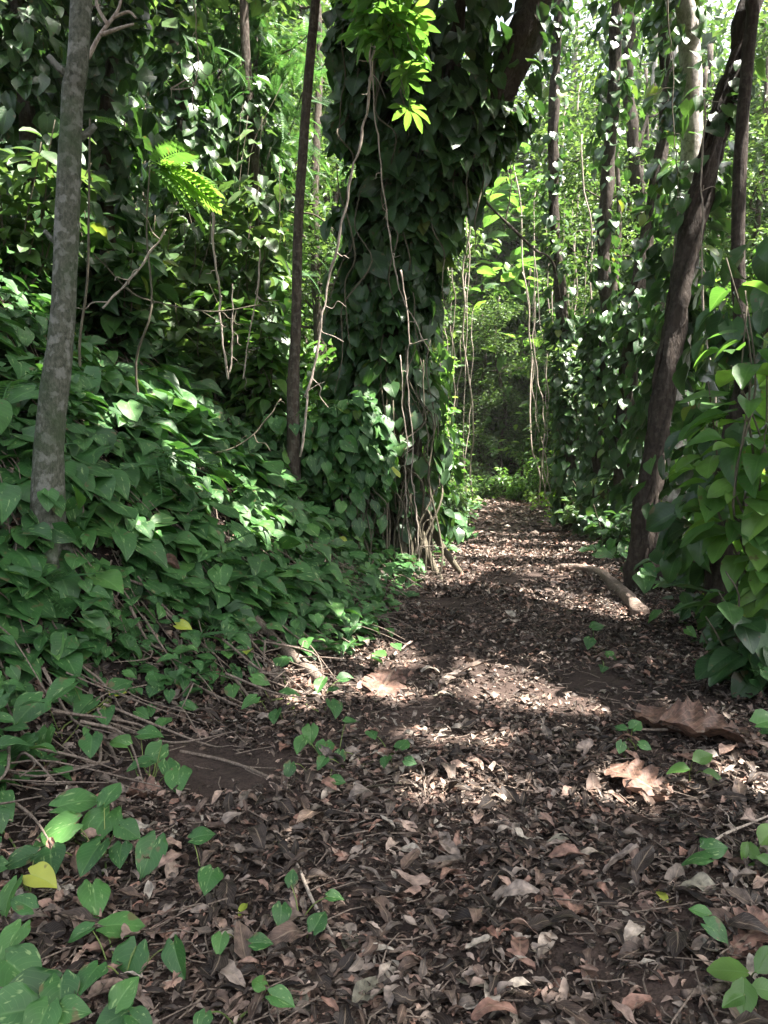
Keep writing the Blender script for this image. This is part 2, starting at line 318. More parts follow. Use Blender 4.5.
# ------------------------------------------------------------------ ground
def warp(n, lo, hi, c, k):
    a = math.asinh((lo-c)/k); b = math.asinh((hi-c)/k); return c+k*np.sinh(np.linspace(a, b, n))
def sheet(name, xs, ys, m, dz=0, xf=None):
    X, Y = np.meshgrid(xs, ys)
    if xf: X = xf(X, Y)
    Z = H(X, Y)+dz; n = len(xs); V = np.stack([X, Y, Z], -1).reshape(-1, 3)
    i = np.arange(len(ys)-1)[:, None]*n; j = np.arange(n-1)[None]
    F = np.stack([i+j, i+j+1, i+j+1+n, i+j+n], -1).reshape(-1, 4); mb = MB(); mb.add(V, F, V[:, :2], 0.); return mb.build(name, m)
tag(sheet('ground', warp(330, -400, 400, 0, 3.2), warp(380, -60, 600, 4, 3.2), M['soil']), kind='structure')
def trail_x(X, Y):
    l = XL(Y)+.35+.25*vn(Y, Y*0, .9)+.9*np.clip(1-(Y-3)/4, 0, 1)*.3; r = XR(Y)+.1+.2*vn(Y, Y*0+9, .8)
    return l+(r-l)*X
tag(sheet('path', np.linspace(0, 1, 70), np.concatenate([np.linspace(-3, 12, 260), np.linspace(12.1, 42, 160)]), M['trail'], .012, trail_x), kind='structure')

# ------------------------------------------------------------------ sun flecks: chosen spots, with foliage gaps cut sunward of them
FLECK = []
def suv(P): P = np.asarray(P, float); return P@SU, P@SV
def fleck(P, r): u, v = suv(P); FLECK.append((float(u), float(v), r, float(np.dot(P, SD))))
for px, py, r in [(440, 583, 50), (412, 590, 34), (460, 592, 30), (425, 574, 40), (445, 590, 50), (410, 578, 24), (475, 580, 22), (520, 600, 40), (548, 600, 52), (575, 608, 40), (500, 585, 26), (585, 612, 28), (520, 606, 18), (500, 598, 14), (560, 630, 16), (612, 622, 20), (380, 656, 44), (300, 700, 16), (305, 672, 20), (322, 690, 16), (478, 745, 17), (488, 788, 25), (430, 742, 19), (476, 815, 14), (575, 668, 20), (395, 700, 22), (370, 690, 16), (728, 782, 30), (760, 776, 26), (596, 806, 15),
                  (612, 780, 14), (500, 516, 20), (480, 522, 16), (530, 512, 18), (520, 530, 12), (455, 535, 10), (690, 640, 14), (432, 797, 13), (640, 800, 22), (690, 720, 14), (560, 712, 9), (345, 640, 10), (18, 858, 16), (590, 571, 26), (624, 592, 16)]:
    p = hit(px, py); fleck(p, r*p[1]/FPX*.92)
for px, py, Y, r in [(360, 430, 10, .32), (372, 458, 10, .35), (345, 420, 10.3, .22), (745, 300, 5.2, .75), (760, 350, 5, .5), (722, 320, 5.3, .5), (692, 80, 11, .6), (692, 180, 11, .5), (738, 170, 10, .35), (195, 185, 8, .35), (400, 15, 7, .6), (415, 60, 7, .5), (385, 90, 7.2, .4), (228, 330, 9, .3), (300, 420, 9, .2), (265, 225, 11, .6), (300, 205, 11, .6), (250, 280, 11, .5),
                     (640, 545, 8, .25), (700, 480, 7, .25), (560, 260, 18, .8), (610, 300, 17, .8), (320, 390, 8, .1), (298, 440, 8, .15), (330, 280, 8, .1), (520, 120, 10.5, .25), (760, 500, 5, .2), (60, 150, 8, .5), (20, 100, 8, .5), (120, 60, 9, .4), (700, 590, 5.5, .2), (735, 630, 4.6, .15), (640, 250, 12, .6), (230, 470, 7, .12), (150, 520, 5.5, .1), (110, 420, 6.5, .12), (50, 330, 7, .12), (180, 380, 8.5, .15), (60, 230, 9.5, .3), (130, 190, 11, .4), (200, 120, 13, .6), (250, 60, 13, .7), (220, 250, 13, .4), (120, 20, 11, .5), (40, 40, 10, .4), (310, 120, 14, .7), (330, 250, 14, .6), (280, 330, 14, .4), (170, 290, 11, .25), (280, 500, 8, .12)]:
    fleck(W(px, py, Y), r)
FLECK = np.array(FLECK)
def in_fleck(P, grow=0.):
    u, v = suv(P); u = u+vn(u, v, 3.5)*.16; v = v+vn(u, v, 3.5, 4)*.16
    ok = np.zeros(len(P), bool)
    w = P@SD
    for a, b, r, d in FLECK: ok |= ((u-a)**2+(v-b)**2 < (r+grow)**2) & (w > d+1.1)
    return ok
GAPS = [True]
# ------------------------------------------------------------------ trees
def climb(mb, P, rad, n, thick, size, t0=0., t1=1., T=HEART_LO, side=1.0, m=0, flat=.35, sizevar=.5):
    """leaves of a climbing vine around a trunk line"""
    P = np.asarray(P); t = t0+(t1-t0)*rng.random(n); idx = t*(len(P)-1); i = np.clip(idx.astype(int), 0, len(P)-2); fr = (idx-i)[:, None]
    base = P[i]*(1-fr)+P[i+1]*fr; a = rng.random(n)*2*PI; rd = np.stack([np.cos(a), np.sin(a), a*0], -1)
    rr = np.interp(t, np.linspace(0, 1, len(rad)), rad); th = thick*(.35+.65*rng.random(n))*(.6+1.0*np.abs(vn(a*1.2, t*9, 1, 3)+.5))
    pos = base+rd*(rr+th)[:, None]; sz = size*(1-sizevar/2+sizevar*rng.random(n))
    N = nrm(rd*.8+np.array([0, 0, .55])+rng.normal(size=(n, 3))*flat); D = nrm(np.array([0, 0, -1.])+rd*.35+rng.normal(size=(n, 3))*.35)
    leaves(mb, T, pos-D*(sz*.5)[:, None]*.6, N, D, sz, None, m); return pos
def clump(mb, c, r, n, size, T=OVATE, m=0, squash=.6, sunfilter=False, droop=.5):
    c = np.asarray(c, float); d = rvec(n)*(rng.random(n)**.45)[:, None]*r; d[:, 2] *= squash; P = c+d
    if sunfilter: P = P[~in_fleck(P)]
    n = len(P); N = nrm(np.array([0, 0, 1.])+rng.normal(size=(n, 3))*.55); D = nrm((P-c)*np.array([1, 1, .3])+np.array([0, 0, -droop])*r*.5+rng.normal(size=(n, 3))*.2)
    leaves(mb, T, P, N, D, size*(.7+.6*rng.random(n)), None, m)
def wander(a, b, n=5, amp=.15):
    a = np.asarray(a, float); b = np.asarray(b, float); t = np.linspace(0, 1, n+1)[:, None]; L = np.linalg.norm(b-a)
    P = a+(b-a)*t+rng.normal(size=(n+1, 3))*amp*L*np.sin(PI*t)*.5; return smoothline(P, 4)
KEY = []           # (top point, trunk top radius, thing, bark) : key trees that carry the added sun-blocking canopy
def key_tree(label, pts, Y, radii, bark, group=None, top=None, cat='tree', sides=14, name='tree', rough=.12, carries=True):
    """pts: pixels from the base up (depth Y or list)"""
    Ys = Y if isinstance(Y, (list, tuple)) else [Y]*len(pts)
    P = [W(px, py, y) for (px, py), y in zip(pts, Ys)]
    b = P[0].copy(); b[2] = float(H(b[0], b[1]))-.12
    P = ([b]+P[1:]) if P[0][2] < H(P[0][0], P[0][1])+.5 else ([b]+P)
    if top is not None: P = P+[np.array(top, float)]
    L = smoothline(P, 10); t = thing(name, label, cat, b+np.array([0, 0, .12]), group)
    mb = MB(); rad = np.array(radii, float); rad = np.concatenate([[rad[0]*1.35], rad]); tube(mb, L, rad, sides, 0, rough); mb.build('trunk', M[bark], t)
    if carries: KEY.append((L, rad, t, bark))
    return t, L, rad
def roots(t, P, n, r, mat='stem'):
    pass

# big vine-covered tree
big, LB, RB = key_tree('massive tree smothered in dark climbing leaves beside the left edge of the path', [(398, 566), (395, 480), (392, 400), (391, 300), (397, 200), (398, 100), (385, 10)], 11, [.36, .31, .30, .28, .25, .2], 'darkbark', top=(0.1, 10.6, 10.5), sides=20, rough=.3)
limb = smoothline([W(402, 250, 11), W(428, 205, 10.9), W(470, 150, 10.8), W(500, 90, 10.7), W(528, 20, 10.6), (2.6, 10.9, 9.5), (3.2, 11.4, 11)], 10)
mb = MB(); tube(mb, limb, [.27, .30, .27, .25, .22, .15], 14, 0, .35); mb.build('limb', M['darkbark'], big); KEY.append((limb, [.2, .2], big, 'darkbark'))
limb2 = smoothline([W(425, 205, 10.9), W(440, 150, 10.7), W(452, 80, 10.4), W(462, -20, 10.2)], 8)
mb = MB(); tube(mb, limb2, [.16, .12, .09], 10, 0, .2); mb.build('limb', M['darkbark'], big)
mb = MB(); GAPS[0] = False
climb(mb, LB, RB, 1100, .28, .24, .26, .58, sizevar=1.1, flat=.5); climb(mb, LB, RB, 1200, .44, .25, .56, .95, sizevar=1.1, flat=.5); climb(mb, LB, RB, 120, .5, .30, .45, .7, sizevar=.8); climb(mb, limb, [.27, .25, .2], 620, .34, .25, 0, .42); climb(mb, limb, [.25, .2], 90, .22, .22, .4, .9); climb(mb, limb2, [.1, .1], 420, .5, .27, .1, 1)
climb(mb, LB, RB, 420, .5, .24, .06, .34)
for c, r, n in [((358, 120), .45, 100), ((360, 220), .42, 90), ((356, 320), .4, 100), ((352, 400), .4, 90), ((432, 230), .4, 90), ((450, 195), .4, 80), ((418, 300), .35, 70), ((440, 110), .55, 140), ((410, 60), .6, 160), ((360, 40), .5, 130)]:
    P = W(*c, 10.8)+rvec(n)*(rng.random(n)**.5)[:, None]*r*np.array([1, .7, 1.2]); rd = nrm(P-W(398, c[1], 11)); N = nrm(rd*.5+np.array([0, -.4, .5])+rng.normal(size=(n, 3))*.35)
    leaves(mb, HEART_LO, P, N, nrm(np.array([0, -.2, -1.])+rng.normal(size=(n, 3))*.35), .26*(.7+.6*rng.random(n)))
mb.build('climbing_vine', M['ivy'], big); GAPS[0] = True
mb = MB()
for i in range(15):
    a = W(335+rng.random()*150, -20+rng.random()*250, 10.2+rng.random()*.3); b = a+np.array([rng.normal()*.25, -.1, -1.2-2.2*rng.random()]); tube(mb, wander(a, b, 6, .08), [.008, .012, .006], 5)
mb.build('hanging_stem', M['stem'], big)
mb = MB()   # aerial roots hanging against the lower trunk
for i in range(30):
    x0 = 372+rng.random()*60; y0 = 330+rng.random()*90; x1 = x0+rng.normal()*9+2; y1 = 540+rng.random()*34; x1 += rng.normal()*8; Y0 = 10.75-.35*rng.random(); Y1 = 10.5-.6*rng.random()
    a = W(x0, y0, Y0); b = W(x1, y1, Y1); b[2] = H(b[0], b[1])-.03
    tube(mb, wander(a, b, 7, .09), [.007, .012, .018][:2+(i % 2)], 5, 0, 0, rng.random())
for i in range(14):
    a0 = rng.random()*6.28; P = [LB[8+int(rng.random()*3)]+np.array([math.cos(a0), math.sin(a0), 0])*.3, None]; b = LB[0]+np.array([math.cos(a0)*(.8+.5*rng.random()), math.sin(a0)*(.7+.4*rng.random()), 0]); b[2] = H(b[0], b[1])-.05; P[1] = b
    m_ = (P[0]+b)/2; m_[2] -= .12; tube(mb, smoothline([P[0], m_, b], 6), [.07, .05, .03], 8, 0, .2)
mb.build('aerial_roots', M['stem'], big)

# slim mottled trunk, left foreground
t, L1, R1 = key_tree('slim straight tree with mottled grey bark rising from the leafy bank at far left', [(44, 505), (50, 440), (62, 320), (68, 200), (72, 100), (82, -10)], 4.95, [.088, .072, .068, .064, .06], 'greybark', top=(-1.9, 5.6, 8.2), rough=.08, sides=18)
mb = MB(); climb(mb, L1, R1, 14, .12, .15, .03, .1); mb.build('climbing_vine', M['pothos'], t)
mb = MB()
for k in range(5):
    a = k*1.26+.3; b = L1[0]+np.array([math.cos(a), math.sin(a), 0])*.34; b[2] = float(H(b[0], b[1]))-.03; c = L1[0]+np.array([math.cos(a)*.07, math.sin(a)*.07, .32]); tube(mb, smoothline([c, (b+c)/2-[0, 0, .06], b], 5), [.05, .045, .02], 8, 0, .2)
mb.build('root_flare', M['greybark'], t)
mb = MB()
for q, a in ((26, 2.9), (36, .3), (44, 3.6)):
    d = np.array([math.cos(a), math.sin(a), .5]); tube(mb, smoothline([L1[q], L1[q]+d*.09, L1[q]+d*.15+[0, 0, .03]], 4), [.028, .02, .015], 8, 0, .25)
mb.build('branch_stub', M['greybark'], t)
# slender trunk, left of big tree
key_tree('slender brown tree on the bank crest just left of the massive vine-covered tree', [(293, 395), (296, 330), (298, 230), (306, 110), (317, -10)], 9.6, [.07, .06, .056, .05], 'brownbark', top=(-.6, 9.8, 9), rough=.08)
# right-hand trees
t4, L4, R4 = key_tree('pale smooth-barked tree standing high behind the leaning dark trunk on the right', [(668, 560), (676, 400), (688, 230), (692, 120), (688, 30), (684, -20)], 11.5, [.18, .16, .145, .14, .12], 'palebark', top=(4.6, 12, 10.5))
mb = MB(); climb(mb, L4, R4, 520, .35, .24, .05, .56); climb(mb, L4, R4, 110, .25, .22, .5, .9); mb.build('climbing_vine', M['ivy'], t4)
t5, L5, R5 = key_tree('dark leaning tree curving up to the right, its foot in leaves behind the fallen log', [(641, 590), (648, 500), (661, 410), (676, 320), (690, 240), (712, 150), (738, 60), (758, -15)], 9.2, [.14, .12, .115, .11, .105, .095], 'darkbark', top=(5.6, 9.6, 9.5), rough=.42)
mb = MB(); climb(mb, L5, R5, 360, .27, .22, .11, .42); climb(mb, L5, R5, 330, .17, .23, .36, .95); mb.build('climbing_vine', M['ivy'], t5)
mb = MB()
for k in range(5):
    a = rng.random()*6; Q = np.array([p+np.array([math.cos(a+i*.12), math.sin(a+i*.12), 0])*.115+rvec(1)[0]*.012 for i, p in enumerate(L5)]); tube(mb, Q, .016+.014*rng.random(), 6, 0, .3)
mb.build('twining_stem', M['darkbark'], t5)
t6, L6, R6 = key_tree('thin dark tree closest to the right edge, standing upright with patchy sunlit bark', [(735, 560), (742, 400), (738, 250), (742, 130), (752, 20), (757, -20)], 8.4, [.075, .065, .06, .055], 'darkbark', top=(4.7, 8.7, 8.5))
mb = MB(); climb(mb, L6, R6, 240, .38, .25, .03, .42, BROAD); climb(mb, L6, R6, 150, .2, .22, .4, .95); mb.build('climbing_vine', M['ivy'], t6)
t11, L11, R11 = key_tree('short dark trunk hidden by large hanging leaves at the right edge above the shrub', [(722, 606), (722, 560), (728, 480), (745, 400), (770, 300), (800, 180)], 6.4, [.12, .11, .1, .07], 'darkbark', top=(4.2, 7, 6.5), carries=False)
mb = MB(); climb(mb, L11, R11, 300, .42, .22, .12, .75, HEART_LO); mb.build('climbing_vine', M['ivy'], t11)
# vine columns beyond on the right of the path
for lab, pts, Y, rad, n, th, t1 in [
    ('vine-wrapped slim tree nearest the right edge of the far path', [(571, 515), (570, 430), (566, 350), (558, 270), (553, 180), (556, 60), (560, -10)], 17.5, [.12, .11, .1, .09], 1500, .45, .62),
    ('tree wrapped in the widest leaf column right of the far path', [(600, 522), (602, 420), (606, 320), (604, 240), (612, 120), (618, -10)], 15.5, [.13, .12, .11, .1], 1700, .5, .8),
    ('leaning vine-hung tree between the widest leaf column and the dark leaning trunk', [(622, 530), (626, 420), (636, 300), (655, 190), (668, 90), (664, -10)], 14, [.12, .11, .09], 1100, .45, .8),
    ('slim tree with a high leaf curtain standing over the right side of the path', [(640, 510), (650, 330), (640, 200), (628, 90), (632, -10)], 19, [.16, .14, .1], 700, .7, 1)]:
    t, L, R = key_tree(lab, pts, Y, rad, 'darkbark', top=tuple(W(pts[-1][0]+10, -150, Y+.3)), carries=False, rough=.4)
    mb = MB(); climb(mb, L, R, n//7, th*.35, .21, .02, t1); climb(mb, L, R, n//3, th*.60, .22, .02, .34 if t1 < .9 else .1); climb(mb, L, R, n//9, .3, .22, .6, 1); mb.build('climbing_vine', M['ivy'], t)
    mb = MB()
    for k in range(5): e = L[-1]+rvec(1)[0]*1.2; tube(mb, wander(L[-6], e, 4), [.04, .02], 5, 1); clump(mb, e, 1.0, 260, .17)
    mb.build('crown', [M['green'], M['brownbark']], t)
# vine-hung trees on the left bank
for lab, pts, Y, rad, n, th in [
    ('leaf-draped tree right of the slim mottled trunk on the left bank', [(108, 250), (104, 150), (112, 60), (122, -10)], 10.5, [.09, .08, .07], 1500, .6),
    ('leaf-draped tree at the far left edge behind the slim mottled trunk', [(22, 240), (28, 140), (20, 50), (16, -10)], 9.5, [.09, .08, .07], 1000, .6),
    ('dark tree with hanging leaf curtain in the middle of the left bank woods', [(196, 300), (188, 200), (180, 100), (170, -10)], 13, [.09, .08, .07], 1700, .7),
    ('thin vine-hung tree left of the slender brown trunk on the bank', [(262, 330), (260, 220), (250, 110), (244, -10)], 13.5, [.09, .08, .07], 1100, .5)]:
    t, L, R = key_tree(lab, pts, Y, rad, 'brownbark', top=tuple(W(pts[-1][0]+10, -150, Y+.3)), carries=False)
    mb = MB(); climb(mb, L, R, int(n*.6), th*.8, .24, .05, 1); mb.build('climbing_vine', M['ivy'], t)
    mb = MB()
    for k in range(6): e = L[-8]+rvec(1)[0]*np.array([1.6, 1.2, 1.2]); tube(mb, wander(L[-12], e, 4), [.04, .02], 5, 1); clump(mb, e, .9, 170, .2, OVATE)
    mb.build('crown', [M['green'], M['brownbark']], t)

# canopy mostly out of view, added to block the sun; gaps cut for flecks
cl = []
for z0 in (8.6, 10.0, 11.4):
    for gx in np.arange(-6.5, 5.5, 1.1):
        for gy in np.arange(.6, 15.0, 1.1):
            c = np.array([gx+SD[0]/SD[2]*z0+rng.normal()*.35, gy+SD[1]/SD[2]*z0+rng.normal()*.35, z0+rng.normal()*.4])
            if gy < 12.5 and not (z0 < 9 and c[1] > 12): cl.append(c)
cl = np.array(cl)
tips = [k[0][-1] for k in KEY]; own = np.array([np.argmin([np.linalg.norm((c-tp)*np.array([1, 1, .3])) for tp in tips]) for c in cl])
shade_crown_of = {}
for k, (L, R, t, bark) in enumerate(KEY):
    mine = cl[own == k]
    if not len(mine): continue
    mb = shade_crown_of.setdefault(t.name, (MB(), t, bark))[0]
    for c in mine:
        far = np.linalg.norm(c[:2]-L[-1][:2])
        if rng.random() < .4:
            s_ = L[-1-int(rng.random()*6)]; tube(mb, wander(s_, c, 4, .12), [max(.03, .02*far), .012], 4, 1)
        # dense clump of big leaves, thick enough to shade the ground below
        clump(mb, c, 1.0, 125, .25, CANOPY, 0, .5, True)
for nm, (mb, t, bark) in shade_crown_of.items(): mb.build('crown', [M['green'], M[bark]], t)  # high crowns shaped for the shade and flecks they cast

# ---- understorey foliage near the top of the frame
def spray(label, base, tips_, T, mat, size, n, r, group=None, cat='branch', name='leafy_branch', th=.012):
    t = thing(name, label, cat, base, group); mb = MB(); lf = MB()
    for e in tips_:
        P = wander(base, e, 4, .12); tube(mb, P, [th, th*.4], 5)
        for q in P[len(P)//3:]: clump(lf, q, r, max(1, n//len(P)), size, T, 0, .7)
    mb.build('stem', M['stem'], t); lf.build('foliage', M[mat], t); return t
spray('bright backlit branch of finger-shaped leaflets hanging at the top beside the big tree', W(372, -60, 7.2), [W(375, 15, 7.0), W(400, 10, 7.0), W(415, 55, 7.1), W(388, 40, 7.1), W(352, -5, 7.2), W(405, 95, 7.2)], PALM, 'bright', .25, 18, .25)
def frondset(label, base, dirs, T, mat, size, cat='plant', name='fern', group=None):
    t = thing(name, label, cat, base, group); mb = MB(); n = len(dirs); D = np.array(dirs, float)
    N = nrm(np.array([0, 0, 1.])-nrm(D)*nrm(D)[:, 2:3]+rng.normal(size=(n, 3))*.15); leaves(mb, T, np.repeat([base], n, 0)+rng.normal(size=(n, 3))*.02, N, D, size*(.8+.4*rng.random(n))); mb.build('frond', M[mat], t)
    g = np.array(base)+np.array([-.15, .1, 0]); g[2] = float(H(g[0], g[1]))-.05; mb = MB(); tube(mb, wander(np.array(base, float), g, 4, .06), [.008, .014], 6); mb.build('stem', M['stem'], t); return t
frondset('bright feathery spray lit from behind in the middle of the left woods', W(150, 165, 8), [(1, 0, -.1), (.9, -.3, -.3), (1, .4, .1), (.8, .1, -.6), (.6, -.4, .3), (.9, .2, -.25)], FROND, 'bright', .75)
frondset('small pale green feathery spray above the bright one beside the mottled trunk', W(90, 118, 7), [(1, 0, .25), (.8, -.3, .0), (.9, .3, .3)], FERN, 'bright', .35)
frondset('drooping blue-green fern low on the shaded bank below the slender brown tree', hit(150, 500)+np.array([0, 0, .35]), [(1, -.1, .15), (.9, -.5, .05), (.7, .4, .3), (.5, -.8, 0), (.95, .2, .1)], FERN, 'fern', .55)
frondset('feathery fern leaning out from the left frame edge above the big bank leaves', hit(10, 420)+np.array([0, .2, .3]), [(1, -.2, .3), (.7, -.6, .2), (.2, -.9, .2)], FERN, 'fern', .6)
# fine dark feathery foliage hanging in the upper middle
t = thing('tree', 'tall tree with fine feathery dark foliage hanging between the left woods and slender trunk', 'tree', (-2.6, 14.5, float(H(-2.6, 14.5))))
L = smoothline([np.array(t.location), (-2.5, 14.5, 6), (-2.3, 14.6, 9), (-2.2, 14.7, 12)], 6); mb = MB(); tube(mb, L, [.12, .1, .07], 8, 0, .1); mb.build('trunk', M['brownbark'], t)
mb = MB()
for k in range(26):
    e = W(150+rng.random()*190, -30+rng.random()*270, 13.3+rng.random()*1.6); tube(mb, wander(L[5+int(rng.random()*10)], e, 4), [.03, .01], 4, 1)
    n = 26; D = nrm(rng.normal(size=(n, 3))*np.array([1, .8, .4])+np.array([0, 0, -.5])); leaves(mb, FERN, e+rng.normal(size=(n, 3))*.4, nrm(np.array([0, 0, 1.])+rng.normal(size=(n, 3))*.5), D, .5)
mb.build('crown', [M['fern'], M['brownbark']], t)

# ------------------------------------------------------------------ bank ground cover
def coverpatch(mb, n, reg, size, T, lift, dens, tilt=.30, m=0):
    x0, x1, y0, y1 = reg; x = x0+(x1-x0)*rng.random(n); y = y0+(y1-y0)*rng.random(n); k = rng.random(n) < dens(x, y); x = x[k]; y = y[k]; n = len(x)
    if not n: return
    z = H(x, y); hn = HN(x, y); sz = (size(x, y) if callable(size) else size)*(.42+.95*rng.random(n)**1.2)*np.clip(1+1.1*fbm(x, y, .8, 2, 40), .65, 1.4)
    P = np.stack([x, y, z], -1)+hn*(lift*(.25+rng.random(n)))[:, None]+np.array([0, 0, 1])*(.04*rng.random(n))[:, None]
    N = nrm(hn*.55+np.array([.05, -.12, .75])+rng.normal(size=(n, 3))*tilt); dn = hn*np.array([1, 1, 0]); D = nrm(dn*1.2+np.array([.1, -.35, -.35])+rng.normal(size=(n, 3))*.55)
    leaves(mb, T, P-D*(sz*.4)[:, None], N, D, sz, np.clip(rng.normal(.42, .22, n), 0, 1), m)
def bankdens(x, y):
    s = XL(y)-x; e = fbm(x, y, 1.6, 3, 8); return np.clip((s+.55+e*1.1)/.5, 0, 1)*np.clip(.8+2.4*fbm(x, y, 1.1, 3, 12), .2, 1)
vis = lambda x, y: (np.abs(x) < .56*y+1.2)
szf = lambda x, y: np.interp(XL(y)-x, [-.3, .4, 1.2, 3], [.12, .16, .22, .25])
mb = MB()
coverpatch(mb, 11000, (-8, 2, 2.6, 11), szf, HEART_HI, .17, lambda x, y: bankdens(x, y)*vis(x, y)*(y < 6.5)*1.)
coverpatch(mb, 11000, (-8, 2, 2.6, 13), szf, HEART_LO, .07, lambda x, y: bankdens(x, y)*vis(x, y))
coverpatch(mb, 7500, (-8, 2, 6.4, 13), szf, HEART_LO, .22, lambda x, y: bankdens(x, y)*vis(x, y))
coverpatch(mb, 22000, (-16, 5, 12, 28), .24, HEART_XLO, .22, lambda x, y: bankdens(x, y)*vis(x, y))
tag(mb.build('pothos_ground_cover', M['pothos']), 'dense carpet of glossy heart-shaped leaves covering the left bank', 'ground cover', kind='stuff')
for i in range(14):
    px, py = [(150, 610), (215, 560), (95, 640), (250, 600), (120, 480), (230, 420), (300, 560), (180, 660), (30, 600), (60, 350), (150, 360), (270, 500), (20, 470), (330, 590)][i]; b = hit(px, py); b[2] += .05
    g = frondset('small fern tuft growing among the heart-shaped leaves of the left bank', b, [(math.cos(a+i), math.sin(a+i)*.8-.3, .55) for a in np.linspace(0, 6.28, 7)[:6]], FERN, 'fern', .38); g['group'] = 'small fern tufts on the left bank'
# mound at the foot of the big tree
mb = MB()
for (px, py), r, n in [((352, 435), .5, 190), ((365, 468), .42, 150), ((320, 460), .45, 120), ((345, 505), .5, 130), ((300, 430), .5, 110), ((358, 415), .3, 80)]:
    c = W(px, py, 9.9); P = c+rvec(n)*(rng.random(n)**.4)[:, None]*r; N = nrm(nrm(P-c)*.6+np.array([0, -.3, .6])+rng.normal(size=(n, 3))*.3); leaves(mb, HEART_LO, P, N, nrm(np.array([.2, -.3, -1.])+rng.normal(size=(n, 3))*.4), .2*(.7+.5*rng.random(n)))
t = thing('vine_mound', 'sunlit leafy vine mound hanging over the bank edge before the massive tree', 'vine', hit(340, 545)); mb.build('foliage', M['pothos'], t)
mb = MB()
for k in range(26):
    a = W(330+rng.random()*45, 440+rng.random()*60, 9.8); b = W(345+rng.random()*30, 545+rng.random()*25, 9.6); b[2] = H(b[0], b[1]); tube(mb, wander(a, b, 4, .12), [.01, .006], 5)
mb.build('stem', M['stem'], t)
# right side ground cover
mb = MB()
def rdens(x, y): s = x-XR(y)-.2; e = fbm(x, y, 1.3, 3, 30); return np.clip((s+.15+e)/.7, 0, 1)
coverpatch(mb, 8000, (1.5, 9, 3, 12), .15, HEART_LO, .2, lambda x, y: rdens(x, y)*vis(x, y)*.8, .45)
coverpatch(mb, 9000, (2.5, 20, 10, 30), .2, HEART_XLO, .22, lambda x, y: rdens(x, y)*vis(x, y), .5)
tag(mb.build('undergrowth', M['pothos']), 'low tangle of heart-shaped leaves along the right side of the path', 'ground cover', kind='stuff')
# sunlit low plants at the end of the path
mb = MB(); n = 26000; x = -12+32*rng.random(n); y = 18+34*rng.random(n); off = np.minimum(np.abs(x-XL(y)), np.abs(x-XR(y))); k = ((x < XL(y)+.5) | (x > XR(y)-.6) | (y > 33)) & (vn(x, y, .8, 2) > -.2+.0*off); x, y = x[k], y[k]; n = len(x)
P = np.stack([x, y, H(x, y)+rng.random(n)**2*.6], -1); leaves(mb, OVATE, P, nrm(np.array([0, -.2, .9])+rng.normal(size=(n, 3))*.5), rvec(n)*np.array([1, 1, .5]), .2*(.6+.8*rng.random(n)))
tag(mb.build('low_herbs', M['grass']), 'bright low greenery where the path runs out of sight', 'ground cover', kind='stuff')

# ------------------------------------------------------------------ leaf litter (dead leaves nobody could count)
mb = MB()
def litter(n, x0, x1, y0, y1, size, T=DEADH, zup=.025, tilt=.24):
    x = x0+(x1-x0)*rng.random(n); y = y0+(y1-y0)*rng.random(n)
    bare = np.exp(-(((x+.78)/.42)**2+((y-3.75)/.42)**2))+np.exp(-(((x+1.25)/.5)**2+((y-3.9)/.3)**2))*.8
    onb = np.clip((XL(y)-x)/1.5, 0, 1)
    k = (np.abs(x) < .53*y+.6) & (rng.random(n) > bare*1.02) & (rng.random(n) > onb*.6) & (rng.random(n) < .72+1.3*fbm(x, y, 1.3, 3, 60)+.35*np.clip(np.abs(x-(XL(y)+XR(y))/2)-.8, 0, 1))
    x, y = x[k], y[k]; n = len(x); sz = size*(.45+.95*rng.random(n)**1.6)
    P = np.stack([x, y, H(x, y)+.012+zup*rng.random(n)**1.3], -1); N = nrm(HN(x, y)+rng.normal(size=(n, 3))*tilt); D = rvec(n)
    R = np.clip(rng.random(n)**1.25+fbm(x, y, 2.2, 2, 70)*.25, 0, 1); leaves(mb, T, P, N, D, sz, R)
litter(17000, -2.2, 2.6, 1.6, 4.6, .047); litter(8500, -2.2, 2.6, 1.6, 4.6, .075); litter(1500, -2, 2.5, 1.7, 4.5, .115, DEADH[1::2], .05); litter(700, -2, 2.5, 1.7, 4.5, .11, DEADH[3::4], .05)
litter(29000, -2.5, 4, 4.4, 9, .062, DEAD); litter(3600, -2.5, 4, 4.4, 9, .10); litter(300, -1.5, 3.2, 4.4, 9, .17, DEADH[1::2], .05)
litter(26000, -3, 5.5, 9, 16, .11, DEAD[:6]); litter(14000, -2, 9, 16, 34, .18, TINY, .05)
litter(9000, -1.3, 2.5, 1.6, 5, .035, TINY, .02)
tag(mb.build('leaf_litter', M['dead']), 'brown and grey dead leaves strewn over the path', 'leaf litter', kind='stuff')
mb = MB(); n = 1500
for k in range(n):
    y = 1.8+9*rng.random()**1.6; x = (-.55+1.1*rng.random())*y*.95; 
    if rng.random() > .8: pass
    a = rng.random()*6.28; l = .05+.28*rng.random()**2.5; z = .02+.03*rng.random(); p = np.array([x, y, 0]); d = np.array([math.cos(a), math.sin(a), 0])*l
    P = np.array([p, p+d*.5+rng.normal(size=3)*l*.08, p+d]); P[:, 2] = H(P[:, 0], P[:, 1])+z; tube(mb, P, [.0035, .0018], 4, 0, 0, rng.random(), False)
tag(mb.build('twig_litter', M['stick']), 'fine dry twigs scattered among the dead leaves', 'twigs', kind='stuff')
